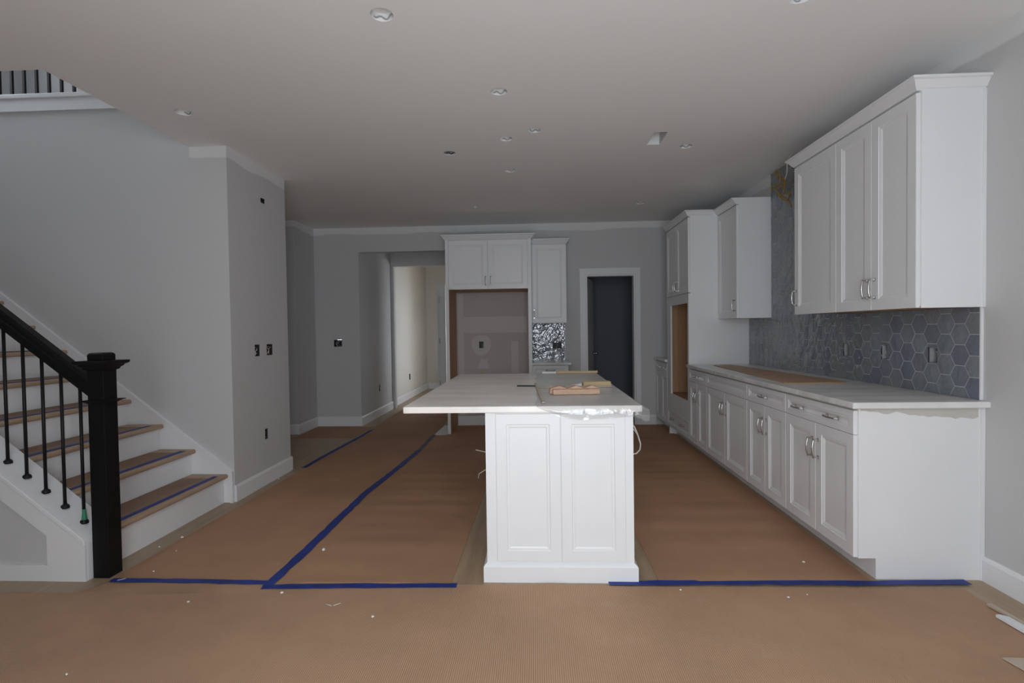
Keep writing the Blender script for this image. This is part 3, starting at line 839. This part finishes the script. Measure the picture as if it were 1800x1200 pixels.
# ------------------------------------------------------------------ island
isl = thing('kitchen_island', (0, 2.65, 0), 'white kitchen island cabinet with two framed end panels', 'kitchen island')
IX0, IX1, IYB = -0.266, 0.492, 4.52
MB().box(IX0, IX1, 0.021, IYB - 2.65, 0.0, 0.880).build('body', 'cabinet', isl)
MB().box(IX0, IX0 + 0.052, 0.0, 0.021, 0.088, 0.880).build('corner_post', 'cabinet', isl)
MB().box(IX1 - 0.040, IX1, 0.0, 0.021, 0.088, 0.880).build('corner_post', 'cabinet', isl)
for a, b in ((IX0 + 0.053, 0.1195), (0.1225, IX1 - 0.041)):
    w, h = b - a, 0.765
    mb = MB()
    def ring(i, y, w=w, h=h): return [(i, y, i), (w - i, y, i), (w - i, y, h - i), (i, y, h - i)]
    mb.loft([ring(0, 0.020), ring(0, -0.004), ring(0.002, -0.006), ring(0.054, -0.006), ring(0.058, -0.001), ring(0.066, -0.001), ring(0.090, 0.008)])
    mb.build('end_panel', 'cabinet', isl, loc=(a, 0, 0.106))
MB().box(IX0 + 0.052, IX1 - 0.040, 0.002, 0.020, 0.088, 0.880).build('end_board', 'cabinet', isl)
p = [(-0.018, 0.004), (-0.018, 0.080), (-0.008, 0.094), (0.0, 0.096), (0.0, 0.004)]
mb = MB()
def bring(o, z): return [(IX0 - o, -o, z), (IX1 + o, -o, z), (IX1 + o, 0.3, z), (IX0 - o, 0.3, z)]
mb.loft([bring(0.018, 0.0), bring(0.018, 0.080), bring(0.010, 0.090), bring(0.001, 0.098)])
mb.build('base_moulding', 'cabinet', isl)
slab('island_countertop', -0.687, 0.533, 2.621, 4.608, 0.8805, ZC, 'quartz_island', 'dusty white quartz countertop overhanging one side of the island', bev=0.004)

# things on the island
ZT = ZC + 0.0006
def on(name, mb, m, label, cat, loc, rz=0.0, bevel=0.0):
    o = mb.build(name, m, bevel=bevel, loc=loc); o.rotation_euler = (0, 0, rz)
    return tag(o, label, cat)
# notched cedar offcut: flat front piece with three points standing behind it
o = thing('wood_offcut', (0.238, 3.056, ZT + 0.0025), 'pinkish wood offcut with three pointed teeth on the island', 'wood offcut', None, math.radians(4))
MB().box(-0.138, 0.138, 0.0, 0.05, 0, 0.030).build('front_block', 'cedar', o, bevel=0.0015)
MB().prism([(-0.155, 0.0), (0.145, 0.0), (0.145, 0.030), (0.10, 0.046), (0.052, 0.030), (0.005, 0.046), (-0.045, 0.030), (-0.095, 0.046), (-0.150, 0.030)], 'y', 0.0505, 0.12).build('toothed_block', 'cedar', o)
on('wood_block', MB().box(0, 0.185, 0, 0.075, 0, 0.030), 'pine', 'pale pine block lying on the island behind the toothed offcut', 'wood block', (0.318, 3.480, ZT + 0.0025), 0.06, 0.0015)
on('shim_strip', MB().box(0, 0.50, 0, 0.022, 0, 0.006), 'lath', 'long thin pale shim lying across the island below the pine block', 'wood strip', (0.004, 3.43, ZT + 0.0025), 0.02)
on('lath_strip', MB().box(0, 0.014, 0, 0.98, 0, 0.006), 'lath', 'thin beige lath lying lengthwise on the island', 'wood strip', (0.030, 2.70, ZT + 0.004), 0.045)
on('trim_strip', MB().box(0, 0.36, 0, 0.03, 0, 0.019), 'pine', 'tan wood strip with a white tip at the far island edge', 'wood strip', (0.18, 4.54, ZT + 0.0025), 0.03)
ts = on('primed_strip', MB().box(0, 0.12, 0, 0.03, 0, 0.016), 'white_pvc', 'short white primed strip abutting the tan one at the far island edge', 'wood strip', (0.055, 4.535, ZT + 0.0025), 0.03)
on('pencil', MB().tube([(0, 0, 0.005), (0.125, 0, 0.005), (0.14, 0, 0.005)], 0.005, 6, [1, 1, 0.2]), 'box_dark', 'black carpenter pencil lying on the island', 'pencil', (-0.132, 3.535, ZT), -0.12)
on('putty_knife', MB().loft([[(0, 0, 0), (0.0, 0.02, 0), (0.0, 0.02, 0.006), (0, 0, 0.006)], [(0.065, -0.02, 0), (0.065, 0.035, 0), (0.065, 0.035, 0.016), (0.065, -0.02, 0.016)]]), 'white_pvc', 'small white tapered plastic wedge beside the pine block', 'wedge', (0.245, 3.53, ZT + 0.0025))
# clear film over the right half of the counter, hanging over the near edge
def film():
    mb = MB()
    def hang(x):
        tab = [(0.0, 0.004), (0.05, 0.026), (0.12, 0.056), (0.22, 0.072), (0.335, 0.066), (0.486, 0.054), (0.545, 0.075), (0.565, 0.06)]
        for (a, p_), (b, q_) in zip(tab, tab[1:]):
            if x <= b: return p_ + (q_ - p_) * max(0, (x - a) / (b - a))
        return tab[-1][1]
    nx, grid = 72, []
    for i in range(nx + 1):
        x = 0.0 + 0.565 * i / nx
        row = []
        over = max(0.0, x - 0.533)
        h = hang(x)
        for j in range(9, 0, -1):                              # hanging lip, bottom to top
            u = j / 9
            y = 2.611 - 0.010 * math.sin(u * 2.6) - 0.007 * mnoise.noise((x * 22, u * 3, 1.0)) * u
            row.append((x, y, ZC + 0.001 - h * u - over * 0.5))
        row.append((x, 2.616, ZC + 0.004 - over * 0.6))
        for j in range(1, 61):
            y = 2.62 + (4.52 - 2.62) * j / 60
            edge = 0.0 if x < 0.533 else over * (1.4 + 9 * max(0, (y - 3.0)))
            left = 0.018 * mnoise.noise((y * 5, 2.0, 0)) if i == 0 else 0
            zz = ZC + 0.0012 + 0.0012 * (1 + mnoise.noise((x * 16, y * 9, 0))) - min(edge, 0.03)
            row.append((min(x, 0.533 + over * max(0.12, 1 - (y - 2.62) * 1.2)) + left, y, zz))
        grid.append(row)
    n = len(grid[0])
    mb.add([p for r in grid for p in r], [(i * n + j, (i + 1) * n + j, (i + 1) * n + j + 1, i * n + j + 1) for i in range(nx) for j in range(n - 1)], True)
    return mb.build('plastic_film', 'film')
tag(film(), 'crumpled clear plastic film draped over the island counter edge', 'plastic film')
# loose cables sticking out of the island sides
tag(MB().tube([(0.492, 3.22, 0.74), (0.56, 3.2, 0.725), (0.600, 3.2, 0.700), (0.622, 3.2, 0.645), (0.638, 3.2, 0.592), (0.634, 3.2, 0.555), (0.612, 3.2, 0.531), (0.56, 3.2, 0.524), (0.492, 3.2, 0.52)], 0.0045, 8).build('power_cable', 'wire_white'), 'off-white cable looping out of the island beside the aisle', 'cable')
tag(MB().tube([(0.492, 3.24, 0.73), (0.57, 3.22, 0.705), (0.605, 3.22, 0.672), (0.622, 3.22, 0.645)], 0.0035, 8).build('power_cable', 'wire_white'), 'short off-white cable end beside the cable loop on the island', 'cable')
tag(MB().tube([(-0.266, 3.2, 0.535), (-0.33, 3.2, 0.545), (-0.384, 3.2, 0.557)], 0.003, 6).build('power_cable', 'wire_white'), 'straight cable end sticking out of the island under the overhang', 'cable')
tag(MB().tube([(-0.266, 3.2, 0.45), (-0.329, 3.2, 0.429), (-0.366, 3.2, 0.406), (-0.369, 3.2, 0.379)], 0.003, 6).build('power_cable', 'wire_white'), 'bent cable end sticking out low under the island overhang', 'cable')

# brown hardboard sheet on the long countertop
tag(MB().prism([(1.80, 5.315), (1.985, 5.375), (2.118, 3.62), (2.070, 3.585), (1.75, 3.545), (1.69, 3.60)], 'z', ZC + 0.0006, ZC + 0.0066).build('hardboard_sheet', 'board'), 'brown hardboard sheet lying on the long countertop', 'board')

# cables in the hood gap
def spline(pts, k=6):
    pts = [Vector(p) for p in pts]; out = []
    for i in range(len(pts) - 1):
        p0, p1, p2, p3 = pts[max(i - 1, 0)], pts[i], pts[i + 1], pts[min(i + 2, len(pts) - 1)]
        for j in range(k):
            t = j / k
            out.append(0.5 * ((2 * p1) + (p2 - p0) * t + (2 * p0 - 5 * p1 + 4 * p2 - p3) * t * t + (3 * p1 - p0 - 3 * p2 + p3) * t ** 3))
    return out + [pts[-1]]
cy = [(2.236, 4.70, 2.60), (2.20, 4.78, 2.64), (2.19, 4.83, 2.69), (2.20, 4.80, 2.715), (2.20, 4.755, 2.68), (2.20, 4.74, 2.60), (2.20, 4.79, 2.575), (2.20, 4.90, 2.595), (2.20, 4.905, 2.57),
      (2.20, 4.80, 2.545), (2.20, 4.70, 2.545), (2.20, 4.66, 2.59), (2.19, 4.64, 2.56), (2.19, 4.655, 2.50), (2.19, 4.66, 2.47), (2.19, 4.60, 2.455), (2.19, 4.553, 2.448), (2.19, 4.56, 2.42), (2.19, 4.61, 2.40),
      (2.19, 4.70, 2.43), (2.20, 4.80, 2.53), (2.20, 4.72, 2.46), (2.20, 4.63, 2.415), (2.20, 4.57, 2.36), (2.20, 4.545, 2.33)]
tag(MB().tube(spline(cy), 0.0060, 8).build('cable_coil', 'wire_yellow'), 'yellow electrical cable bundled in the hood gap on the tile', 'cable')
tag(MB().tube(spline([(2.235, 4.70, 2.59), (2.20, 4.65, 2.590), (2.19, 4.60, 2.625), (2.18, 4.575, 2.66), (2.17, 4.55, 2.70), (2.16, 4.49, 2.728), (2.16, 4.43, 2.741)]), 0.0055, 8).build('cable_lead', 'wire_white'), 'white cable running from the ceiling to the yellow bundle', 'cable')

# ------------------------------------------------------------------ stairs
RUN, RISE = 0.252, 0.195
def zcap(x): return 0.250 + 0.775 * (-2.430 - x)
st = thing('staircase', (0, 0, 0), 'white staircase with oak treads under brown paper', 'staircase')
NSTEP = 11
YS0, YS1 = 2.792, 3.862
for k in range(NSTEP):
    xt = -2.388 - RUN * k; zt = 0.221 + RISE * k
    prof = [(xt - 0.012, zt), (xt - 0.004, zt - 0.004), (xt, zt - 0.012), (xt, zt - 0.020), (xt - 0.004, zt - 0.028), (xt - 0.012, zt - 0.032), (xt - RUN - 0.032, zt - 0.032), (xt - RUN - 0.032, zt)]
    tr = MB().prism(prof, 'y', YS0, YS1 - 0.002).build('tread', 'oak', st)
    MB().box(xt - RUN - 0.028, xt - 0.055, YS0 + 0.03, YS1 - 0.12, zt, zt + 0.0022).build('paper_cover', 'paper_step', tr)
    j = 0.006 * math.sin(k * 2.1)
    MB().prism([(xt - 0.078 + j, YS0 + 0.02), (xt - 0.042 - j, YS0 + 0.02), (xt - 0.038 + j, YS1 - 0.07), (xt - 0.074 - j, YS1 - 0.07)], 'z', zt + 0.0022, zt + 0.0030).build('tape_strip', 'tape', tr)
    zb = zt - 0.032
    MB().box(xt - 0.050, xt - 0.035, YS0, YS1 - 0.002, (0.0 if k == 0 else zb - RISE + 0.0322), zb - 0.0002).build('riser', 'trim', st)
# wall-side skirt board
def zsk(x): return 0.240 + 0.774 * (-2.366 - x)
xe = -5.2
MB().prism([(-2.362, 0.0), (-2.362, 0.236), (xe, zsk(xe)), (xe, zsk(xe) - 0.42), (-2.60, 0.0)], 'y', YS1, YK1 - 0.0005).build('skirt_board', 'trim', st)
MB().prism([(-2.356, 0.225), (-2.356, 0.245), (xe, zsk(xe) + 0.006), (xe, zsk(xe) - 0.014)], 'y', YS1 - 0.008, YK1 - 0.0005).build('skirt_cap', 'trim', st)
MB().box(-2.372, -2.350, YS1 - 0.012, YK1 + 0.0, 0, 0.235).build('skirt_end', 'trim', st)
# closed knee wall on the open side
YKW = 2.604
MB().prism([(-2.41, 0.0), (-2.41, zcap(-2.41) - 0.03), (xe, zcap(xe) - 0.03), (xe, 0.0)], 'y', YKW + 0.016, YS0 - 0.0005).build('knee_wall', 'wall_plain', st)
vb = 0.148
MB().prism([(-2.402, 0.0), (-2.402, zcap(-2.402) - 0.028), (xe, zcap(xe) - 0.028), (xe, zcap(xe) - vb), (-2.612, zcap(-2.612) - vb), (-2.612, 0.0)], 'y', YKW, YKW + 0.0155).build('stringer_board', 'trim', st)
MB().box(-2.4095, -2.4005, YKW + 0.016, YS0 - 0.002, 0.0, zcap(-2.41) - 0.03).build('end_board', 'trim', st)
MB().box(xe, -2.6125, YKW + 0.002, YKW + 0.0158, 0, 0.086).build('knee_baseboard', 'trim', st)
MB().prism([(-2.395, zcap(-2.395) - 0.028), (-2.400, zcap(-2.40)), (xe, zcap(xe)), (xe, zcap(xe) - 0.028)], 'y', YKW - 0.010, YS0 + 0.012).build('cap_board', 'trim', st, bevel=0.003)

# stair railing
rl = thing('stair_railing', (-2.349, 2.687, 0), 'black stair railing with square newel post and round balusters', 'railing')
def L3(x, y, z): return (x + 2.349, y - 2.687, z)
nw_ = MB().sqstack([(0.0448, 0.0), (0.0448, 1.125)], 0, 0).build('newel_post', 'black', rl, bevel=0.002)
MB().sqstack([(0.046, 1.118), (0.056, 1.124), (0.058, 1.132), (0.068, 1.140), (0.072, 1.148), (0.084, 1.154), (0.088, 1.160), (0.088, 1.170), (0.044, 1.1705)], 0, 0).build('newel_cap', 'black', nw_)
MB().sqstack([(0.044, 1.1706), (0.044, 1.200), (0.041, 1.208), (0.034, 1.213)], 0, 0).build('newel_block', 'black', nw_, bevel=0.004)
MB().sqstack([(0.0449, 0.940), (0.050, 0.944), (0.062, 0.952), (0.072, 0.955), (0.073, 0.958), (0.0449, 0.960)], 0, 0).build('newel_collar', 'black', nw_)
def zr(x): return 1.050 + 0.770 * (-2.436 - x)        # rail centre height
hw = [(-0.030, 0.030), (-0.022, 0.046), (0.022, 0.046), (0.030, 0.030), (0.030, 0.010), (0.020, -0.006), (0.020, -0.046), (-0.020, -0.046), (-0.020, -0.006), (-0.030, 0.010)]
mb = MB()
mb.loft([[L3(x, 2.687 + u, zr(x) + v * 1.18) for u, v in hw] for x in (-2.392, -4.9)])
mb.build('handrail', 'black', rl)
for k in range(9):
    x = -2.476 - 0.1062 * k
    z0, z1 = zcap(x), zr(x) - 0.05
    b_ = MB().tube([L3(x, 2.687, z0), L3(x, 2.687, z1)], 0.0082, 10).build('baluster', 'iron', rl)
    MB().lathe([(0.0205, -0.004), (0.0205, 0.006), (0.017, 0.014), (0.0095, 0.018), (0.0095, 0.022)], L3(x, 2.687, z0), 16).build('shoe', 'iron', b_)
    if k == 0:
        MB().lathe([(0.0125, 0.016), (0.0120, 0.03), (0.0100, 0.05), (0.0090, 0.075)], L3(x + 0.004, 2.684, z0), 12).build('tape_wrap', 'green_tape', b_)

# upper landing railing
ur = thing('landing_railing', (-3.6, YK1, 3.05), 'black baluster railing on the upper landing above the stair wall', 'railing')
MB().box(-1.69, 1.13, -0.018, 0.05, 0.0, 0.092).build('fascia_board', 'trim', ur)
MB().box(-1.69, 1.13, -0.034, 0.12, 0.0925, 0.128).build('landing_nosing', 'trim', ur, bevel=0.006)
MB().box(-1.69, 1.13, 0.01, 0.07, 1.00, 1.06).build('landing_handrail', 'black', ur, bevel=0.008)
for k in range(13):
    x = -4.491 + 0.1017 * k + 3.6
    MB().box(x - 0.0085, x + 0.0085, 0.03, 0.047, 0.128, 1.00).build('landing_baluster', 'iron', ur)

# ------------------------------------------------------------------ floor protection paper, tape and debris
def sheet(name, poly, m, label, wave=0.0, wdir=(0, 1), seed=0, res=0.09, lift=None, z=0.0012):
    """paper laid on the floor: a convex outline filled with a gently uneven grid"""
    xs, ys = [p[0] for p in poly], [p[1] for p in poly]
    x0, x1, y0, y1 = min(xs), max(xs), min(ys), max(ys)
    nx, ny = max(2, int((x1 - x0) / res)), max(2, int((y1 - y0) / res))
    mb = MB(); vid = {}
    def height(x, y, a_, b_):
        h = z
        if wave:
            s = (x * wdir[0] + y * wdir[1])
            a = mnoise.noise((s * 7.5 + seed * 7.1, (x * wdir[1] + y * wdir[0]) * 0.45, seed))
            h += wave * (0.5 + 0.5 * a) * min(1, 0.2 + 5 * max(0, min(x - a_, b_ - x) - 0.03))
        if lift: h += lift(x, y)
        return h
    def edge_x(y, lo):
        c = []
        for i in range(len(poly)):
            p, q = poly[i], poly[(i + 1) % len(poly)]
            if (p[1] - y) * (q[1] - y) <= 0 and abs(p[1] - q[1]) > 1e-9:
                c.append(p[0] + (y - p[1]) / (q[1] - p[1]) * (q[0] - p[0]))
        return (min(c) if lo else max(c)) if c else (x0 if lo else x1)
    rows = []
    yl = sorted({round(y0 + (y1 - y0) * j / ny, 5) for j in range(ny + 1)} | {round(q, 5) for q in ys})
    ny = len(yl) - 1
    for y in yl:
        a, b = edge_x(min(max(y, y0 + 1e-5), y1 - 1e-5), True), edge_x(min(max(y, y0 + 1e-5), y1 - 1e-5), False)
        rows.append([(a + (b - a) * i / nx, y, 0) for i in range(nx + 1)])
    top = [[(x, y, height(x, y, r[0][0], r[-1][0])) for x, y, _ in r] for r in rows]
    n = nx + 1
    vs = [p for r in top for p in r]
    fs = [(j * n + i, j * n + i + 1, (j + 1) * n + i + 1, (j + 1) * n + i) for j in range(ny) for i in range(nx)]
    mb.add(vs, fs, True)
    # skirt down to the floor so the sheet has an edge
    rim = [top[0][i] for i in range(n)] + [top[j][-1] for j in range(1, ny + 1)] + [top[-1][i] for i in range(n - 2, -1, -1)] + [top[j][0] for j in range(ny - 1, 0, -1)]
    k = len(rim)
    mb.add(rim + [(p[0], p[1], 0.0002) for p in rim], [(i, (i + 1) % k, k + (i + 1) % k, k + i) for i in range(k)])
    o = mb.build(name, m)
    return tag(o, label, 'floor paper', 'brown floor protection paper')
sheet('floor_paper', [(-2.9, -0.45), (2.06, -0.45), (2.07, 2.25), (2.085, 2.602), (-2.235, 2.602), (-2.37, 2.475), (-2.9, 2.475)], 'paper_ribbed',
      'ribbed brown floor paper spread across the whole foreground', wave=0.004, seed=1, res=0.11, wdir=(0.3, 1),
      lift=lambda x, y: 0.008 * math.exp(-((y - 2.585) / 0.05) ** 2) * (math.exp(-((x - 0.07) / 0.07) ** 2) + 0.6 * math.exp(-((x - 0.30) / 0.08) ** 2)))
sheet('floor_paper', [(-2.285, 2.604), (-1.388, 2.604), (-1.300, 5.6), (-1.290, 7.00), (-1.30, 11.0), (-2.28, 11.0), (-2.22, 6.9), (-2.245, 4.86), (-2.255, 3.77)], 'paper',
      'brown floor paper strip running from the stairs to the passage', wave=0.004, seed=2, res=0.10)
sheet('floor_paper', [(-1.384, 2.604), (-0.452, 2.604), (-0.430, 4.0), (-0.420, 6.36), (-1.282, 6.36), (-1.300, 5.6)], 'paper',
      'wavy brown floor paper between the long blue tape and the island', wave=0.016, seed=3, res=0.05)
sheet('floor_paper', [(0.617, 2.640), (1.69, 2.640), (1.69, 6.95), (0.612, 6.95)], 'paper',
      'wavy brown floor paper in the aisle between island and base cabinets', wave=0.016, seed=5, res=0.05)
sheet('floor_paper', [(-3.02, 6.22), (-2.26, 6.22), (-2.24, 6.98), (-3.02, 6.98)], 'paper', 'dark brown floor paper in the alcove below the wide switch box', wave=0.003, seed=6)
sheet('floor_paper', [(-1.074, 6.40), (-0.095, 6.40), (-0.095, 7.03), (-1.074, 7.03)], 'paper', 'brown floor paper inside the fridge recess', wave=0.003, seed=8)
tag(MB().prism([(-1.284, 6.39), (-1.13, 6.39), (-1.13, 7.04), (-1.262, 7.04)], 'z', 0.0004, 0.0050).build('white_sheet', 'white_pvc'), 'white sheet on the floor beside the fridge surround', 'sheet')

def tape(pts, w, label, m='tape', z=0.006, seed=0):
    rnd = random.Random(seed)
    P_ = []
    for i in range(len(pts) - 1):
        (ax, ay), (bx, by) = pts[i], pts[i + 1]
        n = max(2, int(math.hypot(bx - ax, by - ay) / 0.06))
        for k in range(n): P_.append((ax + (bx - ax) * k / n, ay + (by - ay) * k / n))
    P_.append(pts[-1])
    L_, R_ = [], []
    for i, p in enumerate(P_):
        a, b = P_[max(i - 1, 0)], P_[min(i + 1, len(P_) - 1)]
        dx, dy = b[0] - a[0], b[1] - a[1]; l = math.hypot(dx, dy); nx, ny = -dy / l, dx / l
        ww = w / 2 * (1 + rnd.uniform(-0.12, 0.12)); s_ = rnd.uniform(-0.002, 0.002)
        L_.append((p[0] + nx * (ww + s_), p[1] + ny * (ww + s_))); R_.append((p[0] - nx * (ww - s_), p[1] - ny * (ww - s_)))
    mb = MB()
    loops = [[(*L_[i], z), (*R_[i], z), (*R_[i], z + 0.0012), (*L_[i], z + 0.0012)] for i in range(len(P_))]
    mb.loft(loops)
    return tag(mb.build('masking_tape', m), label, 'tape', 'blue masking tape on the floor paper')
tape([(-2.268, 2.612), (-1.85, 2.611), (-1.40, 2.600)], 0.042, 'blue tape strip from the newel post to the tape corner', seed=1)
tape([(-1.415, 2.556), (-1.012, 2.572), (-0.418, 2.588)], 0.045, 'blue tape strip from the tape corner towards the island', seed=2)
tape([(-1.395, 2.56), (-1.384, 3.0), (-1.386, 3.56), (-1.386, 4.056), (-1.325, 4.86), (-1.286, 5.55)], 0.055, 'long blue tape seam running back towards the passage', seed=3, z=0.0068)
tape([(-1.287, 5.56), (-1.284, 6.38)], 0.05, 'dusty pale end of the long tape seam by the fridge surround', m='tape_faded', seed=4)
tape([(0.356, 2.618), (1.019, 2.640), (1.58, 2.640), (2.148, 2.662)], 0.045, 'blue tape strip from the island to the long cabinet end', seed=5, z=0.0085)
tape([(-2.245, 4.85), (-2.241, 5.314), (-2.200, 6.2), (-2.19, 6.73)], 0.045, 'dark blue tape line along the alcove floor', m='tape', seed=6, z=0.005)

tag(MB().prism([(1.786, 2.055), (2.04, 2.05), (2.04, 1.70), (1.865, 1.70)], 'z', 0.0062, 0.0092).build('veneer_offcut', 'lath'), 'tan pointed board offcut lying at the bottom corner of the floor', 'board')
CHIP_AT = ['by the first stair riser, farther from the newel', 'by the first stair riser, closer to the newel', 'just behind the blue tape near the newel post', 'large, right beside the long blue tape seam',
           'in front of the corner where the blue tapes meet', 'on the ribbed paper in front of the stair-side tape', 'on the ribbed paper left of the island', 'alone near the bottom edge of the picture',
           'in the aisle before the wide drawer cabinet', 'on the ribbed paper in front of the aisle tape', 'tiny, beside the one in front of the aisle tape', 'by the baseboard of the grey column', 'on the tape beside the island base', 'tiny, between the stairs and the long tape']
chips = [(-2.277, 3.175, .009), (-2.317, 3.027, .007), (-2.112, 2.712, .005), (-1.281, 3.0, .013), (-1.282, 2.495, .009), (-1.70, 2.401, .006), (-0.759, 2.292, .007),
         (-1.815, 1.871, .006), (1.455, 2.875, .008), (1.192, 2.498, .006), (1.294, 2.526, .004), (-2.301, 4.467, .008), (0.70, 2.56, .006), (-2.17, 2.973, .004)]
for i, (x, y, r) in enumerate(chips):
    rnd = random.Random(i)
    n = 7
    ring = [(r * rnd.uniform(0.6, 1.2) * math.cos(2 * math.pi * k / n), r * rnd.uniform(0.6, 1.2) * math.sin(2 * math.pi * k / n)) for k in range(n)]
    mb = MB().loft([[(a, b, 0) for a, b in ring], [(a, b, r * 0.45) for a, b in ring], [(a * 0.5, b * 0.5, r * 0.8) for a, b in ring]])
    o = mb.build('plaster_crumb', 'plaster', loc=(x, y, 0.0060))
    tag(o, 'white plaster crumb ' + CHIP_AT[i], 'plaster crumb', 'plaster crumbs on the floor paper')
# splinters of wire on the paper
for i, (x, y, a) in enumerate([(-2.21, 2.61, 0.6), (-1.00, 2.38, -0.5), (-0.96, 2.385, 0.6)]):
    o = MB().tube([(-0.018, 0, 0.003), (0.018, 0.002, 0.003)], 0.0014, 6).build('splinter', 'plaster', loc=(x, y, 0.0078)); o.rotation_euler = (0, 0, a)
    tag(o, ['thin white splinter on the blue tape by the newel post', 'thin white splinter on the paper, left one of a crossed pair', 'thin white splinter on the paper, right one of a crossed pair'][i], 'splinter')
# white offcuts of trim by the right wall
o = MB().prism([(0, 0), (0.36, 0), (0.36, 0.042), (0.020, 0.042), (0.0, 0.020)], 'z', 0, 0.012).build('trim_offcut', 'white_pvc', loc=(2.013, 2.345, 0.0062)); o.rotation_euler = (0, 0, math.radians(-86))
tag(o, 'white trim offcut on the floor by the wall', 'trim offcut')
o = MB().prism([(0, 0), (0.40, 0), (0.40, 0.02), (0.0, 0.024)], 'z', 0, 0.010).build('trim_offcut', 'lath', loc=(2.056, 2.442, 0.0062)); o.rotation_euler = (0, 0, math.radians(-86))
tag(o, 'thin cream strip lying behind the white trim offcut on the floor', 'trim offcut')
